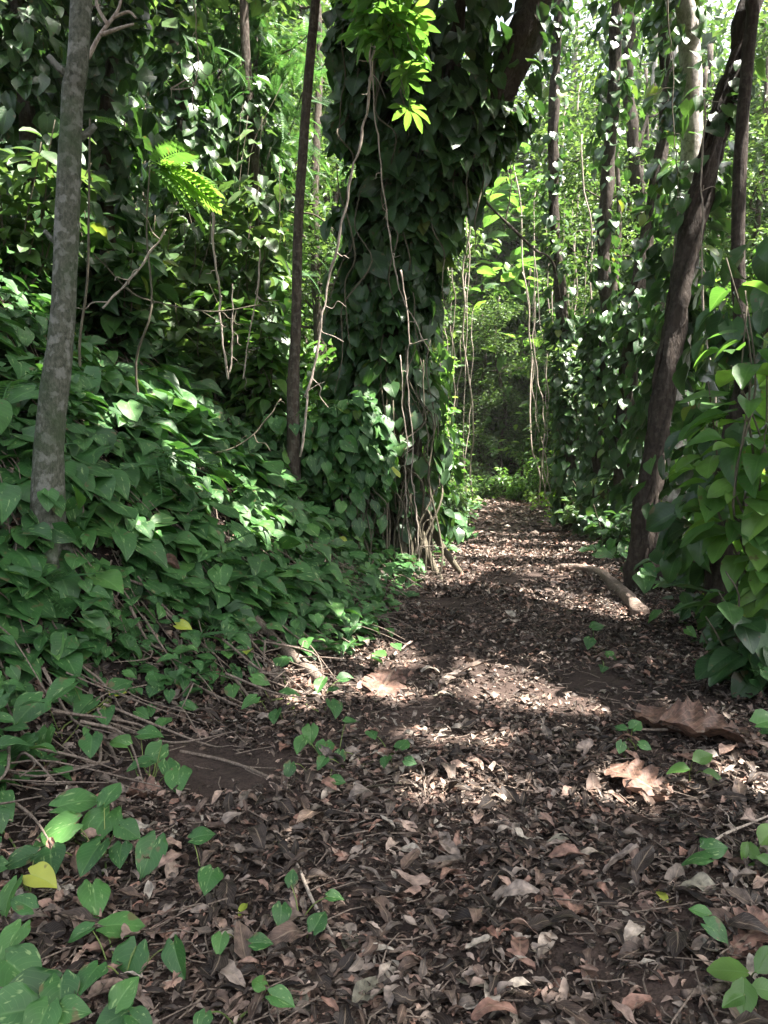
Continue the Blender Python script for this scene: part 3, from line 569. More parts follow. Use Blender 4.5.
# dead stems and roots on the bank
mb = MB()
for k in range(900):
    y = 3+10*rng.random(); s = -.3+4*rng.random()**1.4; x = float(XL(y))-s; hn = HN(x, y); a = rng.normal()*.9; d = np.array([math.cos(a)*.8, -.6*abs(math.sin(a)), 0])*(.3+.7*rng.random())
    P = np.array([[x, y, 0], [x, y, 0]+d*.5+rng.normal(size=3)*.08, [x, y, 0]+d]); P[:, 2] = H(P[:, 0], P[:, 1])+.03+.17*rng.random(3); tube(mb, smoothline(P, 4), [.009*rng.random()+.003, .003], 5, 0, 0, rng.random(), False)
tag(mb.build('tangled_stems', M['stick']), 'tangle of dry runners under the bank leaves', 'stems', kind='stuff')

# ------------------------------------------------------------------ single things on the ground
def lie(pts, lift=.02): 
    P = np.array([hit(*p) for p in pts]); P[:, 2] += lift; return P
def stick(name, label, cat, pts, r, mat, lift=.02, rough=.15, twigs=(), sides=8):
    P = lie(pts, lift); t = thing(name, label, cat, P[0]-np.array([0, 0, lift])); mb = MB(); tube(mb, smoothline(P, 6), r, sides, 0, rough); mb.build('stem' if name != 'fallen_log' else 'log', M[mat], t)
    for a, b, rr in twigs:
        mb = MB(); A = hit(*a); B = hit(*b); A[2] += lift; B[2] += lift+.03; tube(mb, wander(A, B, 3, .1), [rr, rr*.5], 5); mb.build('side_twig', M[mat], t)
    return t
stick('fallen_log', 'short bent brown log lying across the right edge of the path', 'log', [(560, 571), (580, 572), (600, 577), (615, 591), (628, 603), (642, 618)], [.05, .062, .068, .075, .08], 'log', .055, .25, sides=14)
stick('fallen_branch', 'broken grey-brown branch sliding off the left bank onto the path', 'branch', [(205, 596), (238, 618), (262, 634), (282, 655), (302, 672), (322, 690)], [.02, .032, .036, .04, .04], 'stick', .06, .3, [((262, 634), (285, 625), .008), ((282, 655), (262, 670), .008)], 10)
stick('stick', 'thin pale stick pointing down to the right in the left foreground', 'stick', [(279, 852), (297, 880), (312, 915), (332, 952)], [.0055, .007, .005], 'liana', .05)
stick('stick', 'knobbly half-buried stick lying crosswise above the thin pale stick', 'stick', [(166, 853), (205, 851), (245, 856), (275, 853), (312, 856)], [.006, .010, .012, .010], 'stick', .02, .3, [((270, 854), (283, 838), .006)])
stick('root', 'long thin root curving over bare dark soil at left', 'root', [(180, 754), (215, 762), (245, 770), (268, 780), (290, 782)], [.009, .008, .006], 'stick', .015)
stick('root', 'thin root running down from the bank to bare soil at the left edge', 'root', [(60, 700), (85, 725), (105, 745), (118, 770)], [.014, .014, .008], 'stick', .03)
stick('root', 'grey root snaking along the left frame edge above the foreground leaves', 'root', [(-5, 775), (25, 783), (60, 778), (110, 768)], [.012, .012, .008], 'stick', .03)
stick('stick', 'forked pale twig above the green seedling near the right frame edge', 'stick', [(694, 880), (708, 862), (722, 848), (745, 838), (770, 828)], [.006, .006, .004], 'liana', .05, .1, [((735, 842), (718, 826), .003)])
stick('stick', 'dark stick lying under the lobed brown leaf on the right', 'stick', [(648, 808), (690, 805), (730, 798), (775, 800)], [.008, .01, .008], 'darkbark', .02)
stick('stick', 'stubby reddish-brown stick at the bottom right corner of the litter', 'stick', [(683, 1005), (710, 1000), (738, 990)], [.012, .014, .011], 'log', .02)
stick('stick', 'thin bent twig on the litter at the bottom centre of the path', 'stick', [(430, 985), (415, 965), (400, 950), (385, 945)], [.004, .004, .003], 'stick', .02)
stick('stick', 'straight dry twig pointing at the sunny patch in mid path', 'stick', [(508, 905), (495, 920), (488, 932)], [.004, .003], 'liana', .03)
stick('vine_runner', 'thin green-brown runner creeping from the bank across the litter to mid path', 'vine', [(345, 798), (375, 790), (410, 786), (440, 776)], [.004, .003], 'stem', .02)
# large dead leaves
def lobed(nl=9, L=1., seed=0, curl=.6):
    r = np.random.default_rng(seed); K = 34; V = []; U = []; cols = (-1, -.88, -.7, -.5, -.3, -.1, 0, .1, .3, .5, .7, .88, 1)
    ph = r.random()*6; o = seed*3
    for k in range(K+1):
        t = k/K; env = .40*math.sin(PI*(t*.96+.02)**.8)**.6
        for c in cols:
            sd = 0 if c < 0 else 3.3; cut = .42*max(0, math.cos(2*PI*nl/2*t+sd))**3+.22*float(vn(t*14+sd, sd, 1, o)+.3)
            x = c*env*(1-min(.6, max(0, cut))*max(0, abs(c)-.3)/.7); y = t+.25*abs(x)-.05
            z = .025*math.cos(2*PI*nl/2*t+sd)*abs(c)+curl*x*x+.14*float(vn(t*4, c*1.6, 1, o+1))+.07*float(vn(t*11, c*4, 1, o+2))+.07*math.sin(2.4*t+ph)
            V.append((x, y, z)); U.append((.5+.5*c, t))
    n = len(cols); F = [[k*n+j, k*n+j+1, (k+1)*n+j+1, (k+1)*n+j] for k in range(K) for j in range(n-1)]
    return np.array(V), np.array(F), np.array(U)
def bigleaf(name, label, px, py, size, head, mat, curl=.6, seed=0, R=.5, lift=.03, tiltN=(0, -.25, 1), T=None, lobes=9):
    p = hit(px, py); t = thing(name, label, 'leaf', p); mb = MB(); a = math.radians(head); D = np.array([math.sin(a), math.cos(a), .02]); p2 = p+np.array([0, 0, min(lift, .028) if lift < .065 else lift])-D*size*.5
    v = T or lobed(lobes, 1, seed, curl); hn = nrm(HN(p[0], p[1])*1.5+np.array(tiltN)*.5+np.array([.2*math.sin(seed*7), 0, 0]))
    leaves(mb, [v], [p2], [hn], [D], [size], [R]); mb.build('blade', M[mat], t)
    mb = MB(); tube(mb, smoothline([p2+D*size*.04, p2-D*size*.1+np.array([0, 0, -.003]), p2-D*size*.28+np.array([.01, 0, -.0])], 4), [size*.014, size*.011], 6); mb.build('stalk', M['stick'], t); return t
bigleaf('dead_leaf', 'huge torn brown leaf curled upright at the right edge of the path', 672, 735, .5, 150, 'rust', 1.1, 1, .45, .07)
bigleaf('dead_leaf', 'wide reddish-brown leaf folded against the huge torn one, nearest the right frame edge', 716, 745, .56, 95, 'rust', .9, 2, .5, .08)
bigleaf('dead_leaf', 'large lobed brown leaf lying flat with ribs showing, right of the sunny patch', 634, 795, .34, -35, 'rust', .5, 3, .6, .05)
bigleaf('dead_leaf', 'large pinkish-brown leaf lying in the litter at the left path edge', 385, 690, .36, 20, 'rust', .3, 4, .8, .04)
bigleaf('dead_leaf', 'large pale brown leaf under the end of the broken branch', 303, 690, .34, 70, 'rust', .3, 5, 1, .03)
bigleaf('dead_leaf', 'crumpled brown leaf rolled like a cup beside the left foreground plants', 147, 800, .19, 80, 'rust', 2.2, 6, .7, .05)
bigleaf('dead_leaf', 'dry striped leaf folded over the bank foliage below the mottled trunk', 163, 592, .34, 85, 'rust', 2.0, 7, .5, .26, T=grid_leaf(ovate, 14, (-1, -.6, -.2, 0, .2, .6, 1), 0, .1, .1, .05, .1, 1.7, 5))
bigleaf('dead_leaf', 'broad grey-green withered leaf in the right foreground litter', 700, 897, .17, 80, 'greyleaf', .5, 8, .6, .03, T=grid_leaf(broad, 14, (-1, -.7, -.35, 0, .35, .7, 1), 0, .1, .1, .08, .05, .4, 5))
OV = lambda s, c=.4, w=broad: grid_leaf(w, 12, (-1, -.7, -.35, 0, .35, .7, 1), 0, .08, .06, .03, .05, c, s)
bigleaf('dead_leaf', 'smooth oval tan leaf just below the sunny patch in mid path', 503, 827, .085, 150, 'dead', .3, 9, .93, .03, T=OV(1))
bigleaf('dead_leaf', 'narrow light brown leaf tilted in the litter left of mid path', 458, 886, .13, -35, 'rust', .3, 10, .9, .03, T=OV(2, .8, ovate))
bigleaf('dead_leaf', 'grey flat leaf lying by the tip of the thin pale stick', 350, 952, .13, 160, 'greyleaf', .3, 11, .1, .02, T=OV(3, .2))
bigleaf('dead_leaf', 'long brown leaf pointing at the camera at the bottom centre', 590, 990, .14, 175, 'rust', .3, 12, .3, .03, T=OV(4, .9, ovate))
bigleaf('dead_leaf', 'curled russet leaf at the bottom left of the litter among seedlings', 240, 985, .11, 100, 'rust', .3, 13, .8, .03, T=OV(5, 1.2))
bigleaf('dead_leaf', 'large crumpled pink-grey leaf at the right frame edge behind the bright seedling', 752, 945, .22, 60, 'rust', 1.1, 14, 1, .03)
bigleaf('fallen_leaf', 'small pale yellow fallen leaf in the right foreground', 662, 904, .065, 165, 'yellow', .3, 15, .5, .04, T=OV(6, .3))
bigleaf('fallen_leaf', 'slim yellow-green fallen leaf standing on edge in the left foreground', 243, 918, .08, 190, 'yellow', .3, 16, .0, .05, T=OV(7, .9, ovate))
for i, (px, py, s, h) in enumerate([(330, 800, .14, 30), (405, 880, .12, 200), (560, 850, .11, 80), (440, 925, .12, 140), (520, 960, .12, 10), (470, 990, .13, 300), (640, 960, .13, 60), (560, 905, .12, 230), (370, 1000, .15, 40), (620, 870, .11, 110), (690, 765, .14, 130), (300, 1010, .13, 150), (410, 820, .12, 10), (540, 770, .13, 60), (445, 700, .16, 100), (520, 700, .16, 200), (600, 720, .16, 20), (350, 735, .17, 60), (470, 660, .18, 150), (560, 640, .2, 30)]):
    bigleaf('dead_leaf', 'large dry leaf lying on top of the trodden path litter', px, py, s, h, ('dead', 'rust', 'greyleaf')[i % 3], .5, 30+i, rng.random(), .025, T=OV(40+i, .3+.7*rng.random(), (broad, ovate)[i % 2]))['group'] = 'large dry leaves strewn along the path'

# foreground pothos and seedlings: leaves with stalks at given places
def plant(label, base, lv, name='pothos_plant', cat='plant', mat='pothos', T=HEART_HI, hgt=.07, R=None, group=None):
    """lv: (px, py, widthpx, heading degrees clockwise from away, [mat])"""
    b = hit(*base); t = thing(name, label, cat, b, group); st = MB()
    for (px, py, w, hd, *mm) in lv:
        p = hit(px, py+w*.25); hg = .03+hgt*(.5+.8*rng.random()); d = ray(px, py); k = (CAM[2]-p[2]-hg)/-d[2]; p = CAM+d*k
        sz = w*p[1]/FPX*1.08; a = math.radians(hd); D = np.array([math.sin(a), math.cos(a), -.15+.1*rng.normal()]); D = nrm(D); N = nrm(np.array([.0, -.5, 1.])+rng.normal(size=3)*.2)
        lf = MB(); c = p-D*sz*.42; leaves(lf, T, [c], [N], [D], [sz], [R if R is not None else float(np.clip(rng.normal(.5, .2), 0, .9))]); lf.build('leaf', M[mm[0] if mm else mat], t)
        g = np.array([c[0], c[1], 0]); g = g+(np.array([b[0], b[1], 0])-g)*min(1, .12/max(.01, np.linalg.norm(g-[b[0], b[1], 0]))); g[2] = H(g[0], g[1])
        mid = (c+g)/2; mid[2] = max(c[2], g[2])*.6+min(c[2], g[2])*.4+.01
        tube(st, smoothline([g, mid, c+N*.001], 4), [.0028, .0018], 5)
        r_ = wander(g+[0, 0, .008], b+[0, 0, .008], 3, .08); r_[:, 2] = H(r_[:, 0], r_[:, 1])+.014; tube(st, r_, .0042, 5)
    st.build('stem', M['petiole'], t); return t
plant('cluster of big glossy heart leaves left of the cup-shaped brown leaf', (105, 860), [(77, 805, 40, 60), (97, 822, 42, 200), (55, 830, 42, 250), (92, 857, 38, 190), (120, 852, 26, 170), (150, 852, 38, 185), (50, 858, 32, 160), (95, 895, 36, 150), (112, 800, 26, 20), (128, 830, 26, 120)])
plant('heart-leaved plant with one yellow-green leaf at the left frame edge', (30, 900), [(42, 880, 30, 100, 'yellow'), (20, 857, 30, 240), (5, 890, 34, 200), (2, 805, 30, 140), (25, 908, 26, 300), (10, 940, 40, 190)])
plant('largest heart leaves filling the bottom left corner', (45, 1000), [(20, 970, 50, 120), (25, 1003, 62, 230), (60, 993, 38, 160), (72, 1012, 34, 90), (5, 1015, 50, 260), (40, 1022, 44, 180)])
plant('heart-leaved runner whose rounded leaves sit left of the pale stick at the bottom', (125, 985), [(122, 925, 38, 80), (80, 932, 24, 250), (170, 952, 34, 180), (125, 962, 42, 200), (90, 978, 34, 190), (125, 1000, 30, 20), (112, 1018, 36, 240), (140, 1022, 30, 120)])
plant('single upright heart leaf with pale blotches on the soil between cluster and stick', (210, 890), [(210, 875, 28, 180), (202, 838, 22, 70)])
plant('pair of small round seedling leaves beside the tip of the thin pale stick', (300, 925), [(282, 912, 22, 170), (318, 925, 24, 20), (292, 882, 16, 0), (335, 897, 16, 90)])
plant('tiny heart-leaved seedling pair on litter below the single upright leaf', (240, 950), [(220, 942, 20, 180), (261, 943, 20, 80)])
plant('small seedling with round leaves at the bottom edge left of centre', (270, 998), [(282, 998, 26, 100), (258, 983, 18, 300), (202, 1020, 20, 190)])
plant('creeping heart-leaved sprig on bare soil below the left bank', (150, 785), [(155, 750, 24, 200), (170, 768, 26, 150), (178, 778, 28, 170), (140, 765, 22, 240), (120, 745, 22, 300), (150, 735, 22, 90), (165, 725, 20, 10)])
plant('trailing sprig of heart leaves at the foot of the bank above bare soil', (110, 700), [(85, 705, 26, 200), (60, 690, 30, 220), (105, 715, 24, 160), (30, 705, 34, 200), (40, 735, 28, 190), (90, 740, 24, 170), (20, 745, 26, 230), (120, 690, 22, 30)])
plant('spread of young heart leaves around the end of the broken branch', (300, 700), [(290, 693, 18, 90), (320, 682, 18, 200), (335, 705, 20, 150), (275, 715, 18, 190), (250, 700, 18, 220), (310, 730, 18, 180), (345, 680, 14, 60), (260, 680, 18, 100), (232, 690, 20, 170), (282, 665, 16, 10)])
plant('small heart-leaved seedlings on the litter left of the sunny patches', (400, 757), [(403, 748, 16, 30), (385, 760, 14, 200), (410, 762, 12, 110), (372, 735, 14, 160), (340, 755, 16, 180), (322, 762, 16, 200)])
plant('low sprig of small leaves at the path edge below the broken branch', (330, 765), [(300, 742, 18, 200), (325, 745, 20, 180), (352, 722, 16, 60), (290, 768, 16, 180), (338, 780, 14, 90)])
plant('two-leaved green seedling in the right foreground by the forked twig', (706, 870), [(696, 857, 26, 290), (714, 850, 22, 80), (705, 845, 12, 0)])
plant('flat round dark green leaf in front of the withered grey-green one', (712, 925), [(718, 930, 26, 120), (700, 915, 18, 300)])
plant('bright green seedling with pointed leaves at the bottom right corner', (748, 995), [(730, 970, 36, 290), (752, 968, 34, 10), (765, 990, 30, 90), (745, 990, 34, 200), (735, 1000, 26, 250)], mat='bright', T=BROAD, hgt=.09)
plant('yellow-green sprig at the right frame edge above the pink-grey crumpled leaf', (757, 858), [(750, 850, 26, 200), (762, 842, 28, 30), (768, 862, 24, 120)], mat='bright', T=BROAD)
plant('small sprig on litter in front of the huge torn brown leaf', (630, 740), [(620, 730, 12, 300), (635, 728, 14, 40), (645, 745, 12, 120), (622, 745, 12, 200)])
plant('pair of green leaves on the litter between lobed leaf and huge torn leaf', (690, 775), [(680, 770, 20, 280), (700, 760, 22, 60), (712, 775, 18, 120)], mat='bright', T=BROAD)
plant('small heart-leaved sprig on the path in front of the fallen log', (600, 650), [(590, 640, 12, 200), (597, 628, 14, 60), (612, 655, 12, 120), (603, 668, 12, 200)])
plant('tuft of young leaves at the left path edge before the aerial roots', (388, 620), [(380, 600, 12, 20), (395, 605, 12, 60), (372, 620, 14, 200), (390, 630, 12, 150), (360, 610, 14, 300), (350, 640, 14, 180), (365, 590, 10, 60)])
# shrubs on the right
def shrub(label, base, hgt, spread, n, size, mat, T, nst=7, name='shrub', up=.35, lean=(0, 0, 0), group=None, R=None):
    b = hit(*base) if len(base) == 2 else np.array(base, float); t = thing(name, label, 'shrub', b, group); st = MB(); lf = MB()
    for k in range(nst):
        a = rng.random()*2*PI; e = b+np.array([math.cos(a)*spread*(.3+.7*rng.random()), math.sin(a)*spread*.8*(.3+.7*rng.random()), hgt*(.6+.5*rng.random())])+np.array(lean)
        P = wander(b, e, 4, .1); tube(st, P, [.012, .005], 5); m_ = n//nst
        tt = .25+.75*rng.random(m_); i = (tt*(len(P)-1)).astype(int); q = P[i]; az = rng.random(m_)*2*PI; D = nrm(np.stack([np.cos(az), np.sin(az), -.1+up*(rng.random(m_)-.6)], -1)); off = D*(.06+.12*rng.random(m_))[:, None]
        leaves(lf, T, q+off*(.5 if size < .15 else 1), nrm(np.array([0, -.15, 1.])+rng.normal(size=(m_, 3))*.3+D*.15), D+np.array([0, 0, -.25]), size*(.7+.6*rng.random(m_)), R)
    st.build('stem', M['stem'], t); lf.build('foliage', M[mat], t); return t
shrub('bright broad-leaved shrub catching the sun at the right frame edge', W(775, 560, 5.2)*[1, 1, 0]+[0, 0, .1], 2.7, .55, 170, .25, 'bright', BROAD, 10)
shrub('shaded shrub with the largest round leaves low at the right frame edge', (768, 690), .85, .4, 40, .27, 'ivy', BROAD, 7)
shrub('leafy bush filling the space under the short dark trunk at right', (722, 628), .9, .6, 130, .17, 'ivy', BROAD, 12)
shrub('low leafy bush by the right path edge behind the huge torn brown leaf', (752, 690), .55, .4, 80, .13, 'ivy', BROAD, 9)
shrub('small bush at the foot of the dark leaning tree behind the fallen log', (672, 585), .7, .4, 130, .14, 'ivy', HEART_LO, 9)
shrub('narrow bush between the leaning tree and the right leaf columns', (612, 556), .8, .6, 240, .15, 'ivy', HEART_LO, 9)
shrub('low bush on the right verge under the widest leaf column', (590, 537), .8, .8, 260, .17, 'green', HEART_LO, 9)
shrub('green bush at the foot of the bank just beyond the massive tree', (447, 525), .9, .7, 260, .16, 'green', BROAD, 9)
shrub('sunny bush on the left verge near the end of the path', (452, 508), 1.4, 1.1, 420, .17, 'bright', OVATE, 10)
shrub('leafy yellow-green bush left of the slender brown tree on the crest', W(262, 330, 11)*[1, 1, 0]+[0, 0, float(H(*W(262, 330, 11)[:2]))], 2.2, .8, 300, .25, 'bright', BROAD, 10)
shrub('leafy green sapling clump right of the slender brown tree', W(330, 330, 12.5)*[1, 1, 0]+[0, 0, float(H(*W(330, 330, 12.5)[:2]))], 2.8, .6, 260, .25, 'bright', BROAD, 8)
shrub('leafy bush behind the mottled trunk at the left frame edge', W(20, 200, 8.5)*[1, 1, 0]+[0, 0, float(H(*W(20, 200, 8.5)[:2]))], 1.8, .9, 260, .22, 'green', BROAD, 10)

for i, (px, py, hh, lab) in enumerate([(436, 497, 2.4, 'tall sunny bush left of where the path vanishes, behind the verge bush'), (474, 496, 1.3, 'rounded sunny bush filling the middle of the gap at the path end'), (515, 496, 1.5, 'sunny bush closing the path end on its right side'), (548, 497, 1.8, 'bright bush at the right verge just before the path end')]):
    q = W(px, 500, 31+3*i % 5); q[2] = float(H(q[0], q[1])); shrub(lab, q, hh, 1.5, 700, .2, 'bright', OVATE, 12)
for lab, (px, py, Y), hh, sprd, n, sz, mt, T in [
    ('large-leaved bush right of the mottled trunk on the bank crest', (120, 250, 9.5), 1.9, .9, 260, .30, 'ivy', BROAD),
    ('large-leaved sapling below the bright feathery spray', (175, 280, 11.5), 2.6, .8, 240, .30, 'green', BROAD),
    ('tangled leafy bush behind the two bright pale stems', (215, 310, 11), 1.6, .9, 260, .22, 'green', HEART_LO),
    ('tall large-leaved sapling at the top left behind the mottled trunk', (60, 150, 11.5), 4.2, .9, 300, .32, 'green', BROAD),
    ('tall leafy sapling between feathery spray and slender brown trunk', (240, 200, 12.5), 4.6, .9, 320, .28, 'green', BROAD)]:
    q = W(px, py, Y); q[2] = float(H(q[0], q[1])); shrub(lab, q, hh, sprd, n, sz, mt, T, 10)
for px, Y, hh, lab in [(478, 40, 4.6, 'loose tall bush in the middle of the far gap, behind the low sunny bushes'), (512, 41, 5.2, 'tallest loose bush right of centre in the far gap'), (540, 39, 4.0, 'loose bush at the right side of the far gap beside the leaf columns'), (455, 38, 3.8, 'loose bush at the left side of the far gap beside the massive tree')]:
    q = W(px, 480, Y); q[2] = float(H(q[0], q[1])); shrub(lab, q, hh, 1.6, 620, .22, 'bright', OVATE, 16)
# ------------------------------------------------------------------ hanging lianas and pale stems
def liana(label, pts, Y, r, mat='liana', toground=False, name='liana', sides=6, group=None):
    Ys = Y if isinstance(Y, (list, tuple)) else [Y]*len(pts); P = np.array([W(a, b, y) for (a, b), y in zip(pts, Ys)])
    if toground: P[-1][2] = H(P[-1][0], P[-1][1])-.01
    L = smoothline(P, 12); L = L+np.stack([vn(L[:, 2]*2.2, L[:, 2]*0+pts[0][0], 1, k) for k in range(3)], -1)*.05+np.stack([vn(L[:, 2]*9, L[:, 2]*0+pts[0][0], 1, k+4) for k in range(3)], -1)*.03; mb = MB(); tube(mb, L, (.5+.5*rng.random(max(8, len(L)//2)))*(r if np.isscalar(r) else r[0]), sides, 0, .3)
    for q in range(max(2, len(L)//7)):
        i = int(rng.random()*(len(L)-2)); e = L[i]+rng.normal(size=3)*np.array([.13, .1, .1])-[0, 0, .08]; tube(mb, wander(L[i], e, 3, .2), [.006, .003], 4)
    o = mb.build(name, M[mat])
    return tag(o, label, 'vine', group)
liana('long pale hanging vine slanting from the top down to the bank leaves', [(388, -40), (376, 55), (362, 140), (346, 205), (330, 285), (312, 370), (298, 458)], [7.6, 7.7, 7.8, 7.9, 8, 8, 8.1], .017)
liana('thin pale vine crossing the long slanting one and sweeping over the big tree', [(362, -40), (371, 40), (376, 120), (386, 210), (400, 290), (418, 325), (430, 350)], 9.3, .011)
liana('pale vine dangling beside the big tree roots down to the path edge', [(402, 270), (408, 350), (410, 430), (414, 500), (419, 566)], 9.8, .012, toground=True)
liana('second pale vine hanging just left of the one beside the big tree roots', [(398, 355), (404, 420), (406, 500), (412, 562)], 9.9, .010, toground=True)
liana('thin vine hanging right of the aerial roots to the path edge', [(424, 360), (428, 440), (430, 500), (434, 550)], 10, .010, 'stem', toground=True)
liana('bright pale stem, taller of two rising from the bank left of the slender tree', [(214, 215), (217, 270), (222, 320), (229, 378)], 9.3, .019, toground=False)
liana('bright pale stem, shorter of two rising from the bank left of the slender tree', [(233, 285), (233, 330), (231, 375)], 9.3, .013)
liana('thin sunlit stem with small leaves between pale stems and slender tree', [(262, 250), (255, 300), (246, 350), (243, 378)], 9.6, .012)
liana('dark liana looping from the big tree across to the nearest leaf column', [(470, 180), (488, 205), (515, 232), (535, 250), (552, 262), (560, 300)], [11, 12, 13.5, 15, 16.5, 17.3], [.03, .03, .028], 'darkbark')
liana('vine hanging in front of the dark leaning tree on the right', [(705, 100), (702, 200), (700, 280), (710, 360), (720, 470)], 8.2, .012)
liana('thin straight vine hanging from the top right beside the pale tree', [(668, -10), (672, 80), (676, 180), (672, 300)], 9.8, .010, 'stem')
liana('thin vine drooping in the gap between big tree and leaf columns', [(497, -10), (495, 60), (500, 120), (512, 175), (506, 230)], 13, .014, 'stem')
liana('pale crooked vine looping in the left woods above the bright spray', [(192, -10), (196, 50), (193, 85), (170, 90), (190, 80), (194, 110)], 10, .012)
liana('low arching dead vine across the left bank crest', [(95, 255), (130, 292), (170, 305), (215, 312), (262, 305)], 8.8, .013, 'stem')
liana('fallen thin vine trailing diagonally up the left bank woods', [(168, 228), (150, 258), (128, 285), (105, 308)], 7.8, .014)
liana('thin dead stem leaning across the shaded bank cover', [(280, 398), (250, 440), (205, 455), (170, 448)], 8, .010, 'stem')
t = thing('dead_twig_cluster', 'pale dead forked twigs snagged in leaves right of the mottled trunk at the top', 'branch', W(88, 58, 6.2))
for pts in ([(88, 58), (100, 35), (118, 10), (122, -10)], [(100, 35), (120, 28), (134, 24)], [(108, 25), (98, 8), (96, -6)], [(112, 18), (128, 12), (136, 18)]):
    mb = MB(); tube(mb, smoothline([W(a, b, 6.2) for a, b in pts], 5), [.016, .009], 6, 0, .2); mb.build('twig', M['liana'], t)
# generic hanging vines in the background, as copies
def copy_tree(o, parent=None):
    c = o.copy(); C.objects.link(c)
    if parent: c.parent = parent
    for ch in kids.get(o.name, []): copy_tree(ch, c)
    return c
kids = {}
mb = MB(); L = smoothline([(0, 0, 0), (.1, .05, 2), (-.1, 0, 4), (.15, .1, 6.5), (0, 0, 9)], 10); L = L+np.stack([vn(L[:, 2]*1.5, L[:, 2]*0, 1, k) for k in range(3)], -1)*.15; tube(mb, L, .018, 5); vine0 = mb.build('hanging_vine', M['liana'])
first = True
for i in range(54):
    y = 15+24*rng.random() if i > 8 else 24+14*rng.random(); px = 430+200*rng.random() if i < 14 else (430+140*rng.random() if i >= 44 else 0) or 430+200*rng.random() if i < 26 or i >= 44 else (90+240*rng.random() if i < 36 else 620+148*rng.random()); x = (px-384)/FPX*y
    if XL(y)+.3 < x < XR(y)-.2: x = XR(y)+rng.random()*1.5
    o = vine0 if first else vine0.copy()
    if not first: C.objects.link(o)
    first = False; px = 384+x/y*FPX; g = ('beyond the path end', 'deep in the left bank woods', 'in the woods on the right')[0 if 420 < px < 620 else (1 if px <= 420 else 2)]
    if i >= 44: y = 27+19*rng.random(); x = (px-384)/FPX*y
    o.location = (x, y, float(H(x, y))-.1); o.rotation_euler = (rng.normal()*.05, rng.normal()*.05, rng.random()*6); o.scale = (1, 1, .8+.5*rng.random()) if i < 44 else (1.4+.6*rng.random(), 1.4+.6*rng.random(), 1.2+.9*rng.random())
    tag(o, 'thin straight vine or sapling stem hanging '+g, 'vine', 'thin hanging stems '+g)

# ------------------------------------------------------------------ background trees (variants, then copies)
def variant(kind):
    t = thing('tree', '', 'tree'); r = MB(); iv = MB(); cr = MB()
    if kind == 0:      # ivy column
        L = smoothline([(0, 0, -.2), (.15, .1, 2.5), (-.1, 0, 5), (.2, .1, 8), (.1, 0, 11)], 8); tube(r, L, [.15, .11, .07], 8, 0, .15)
        climb(iv, L, [.15, .1, .07], 700, .5, .22, .02, .95, HEART_XLO); climb(iv, L, [.15, .1], 200, .6, .24, .0, .3, HEART_XLO); tips_ = [(L[-4-int(k*3)], 1.5) for k in range(7)]; ls, nn, T = .2, 210, OVATE
    elif kind == 1:    # tall pale slim with high crown
        L = smoothline([(0, 0, -.2), (.1, 0, 3), (.0, .1, 6), (.2, 0, 9), (.1, 0, 13)], 8); tube(r, L, [.13, .10, .06], 8, 0, .1)
        climb(iv, L, [.13, .1], 260, .35, .2, .02, .3, HEART_XLO); tips_ = [(L[12+int(k*1.6)], 2.1) for k in range(12)]; ls, nn, T = .15, 230, OVATE
    elif kind == 2:    # bushy small-leaved from low down
        L = smoothline([(0, 0, -.2), (.3, .1, 2), (.1, .2, 4), (.5, 0, 7), (.4, .2, 9.5)], 8); tube(r, L, [.11, .08, .04], 8, 0, .1)
        tips_ = [(L[7+int(k*1.4)], 1.9) for k in range(17)]; ls, nn, T = .13, 260, OVATE
    elif kind == 3:    # young broad-leaved
        L = smoothline([(0, 0, -.2), (.1, .1, 1.5), (.2, 0, 3), (.3, .1, 5)], 8); tube(r, L, [.05, .035, .02], 6)
        tips_ = [(L[5+int(k*1.4)], .9) for k in range(13)]; ls, nn, T = .22, 48, BROAD
    else:              # leaning bare, wispy
        L = smoothline([(0, 0, -.2), (.4, .1, 2.5), (.9, 0, 5), (1.3, .3, 8), (2, 0, 11)], 8); tube(r, L, [.1, .08, .05], 8, 0, .12); tube(r, smoothline([L[14], L[14]+[-.6, .2, 2], L[14]+[-.8, .3, 4.5]], 5), [.05, .03], 6)
        climb(iv, L, [.1, .08], 420, .35, .2, .02, .6, HEART_XLO); tips_ = [(L[14+int(k*1.6)], 1.8) for k in range(10)]; ls, nn, T = .16, 190, OVATE
    for s_, sp_ in tips_:
        d = rvec(1)[0]*np.array([1, 1, .35]); e = s_+d*sp_*(.5+.6*rng.random())+[0, 0, .3]; P = wander(s_, e, 4, .15); tube(cr, P, [.03, .01], 4, 1)
        clump(cr, e, .75 if kind != 3 else .4, nn//2, ls, T, 0, .6); clump(cr, P[len(P)//2], .6 if kind != 3 else .3, nn//3, ls, T, 0, .6); clump(cr, e+rvec(1)[0]*.7, .5, nn//4, ls, T)
    bark = ['brownbark', 'palebark', 'brownbark', 'brownbark', 'darkbark'][kind]; ch = [r.build('trunk', M[bark], t)]
    if iv.n: ch.append(iv.build('climbing_vine', M['ivy'], t))
    ch.append(cr.build('crown', [M[['green', 'green', 'green', 'bright', 'green'][kind]], M[bark]], t)); kids[t.name] = ch
    return t
GAPS[0] = False
V = [variant(k) for k in range(5)]; used = [False]*5
KD = ['vine-wrapped slim tree', 'tall pale-trunked tree with high small-leaved crown', 'bushy small-leaved tree', 'thin broad-leaved sapling', 'leaning wispy dark tree']
spots = []
def try_spot(x, y, dmin):
    if any((x-a)**2+(y-b)**2 < dmin**2 for a, b, _ in spots): return False
    return True
def region_of(x, y):
    px = 384+x/y*FPX; return ('in the dim woods on the left bank', 'beyond the end of the path', 'in the woods to the right of the path')[0 if px < 425 else (1 if px < 610 else 2)]
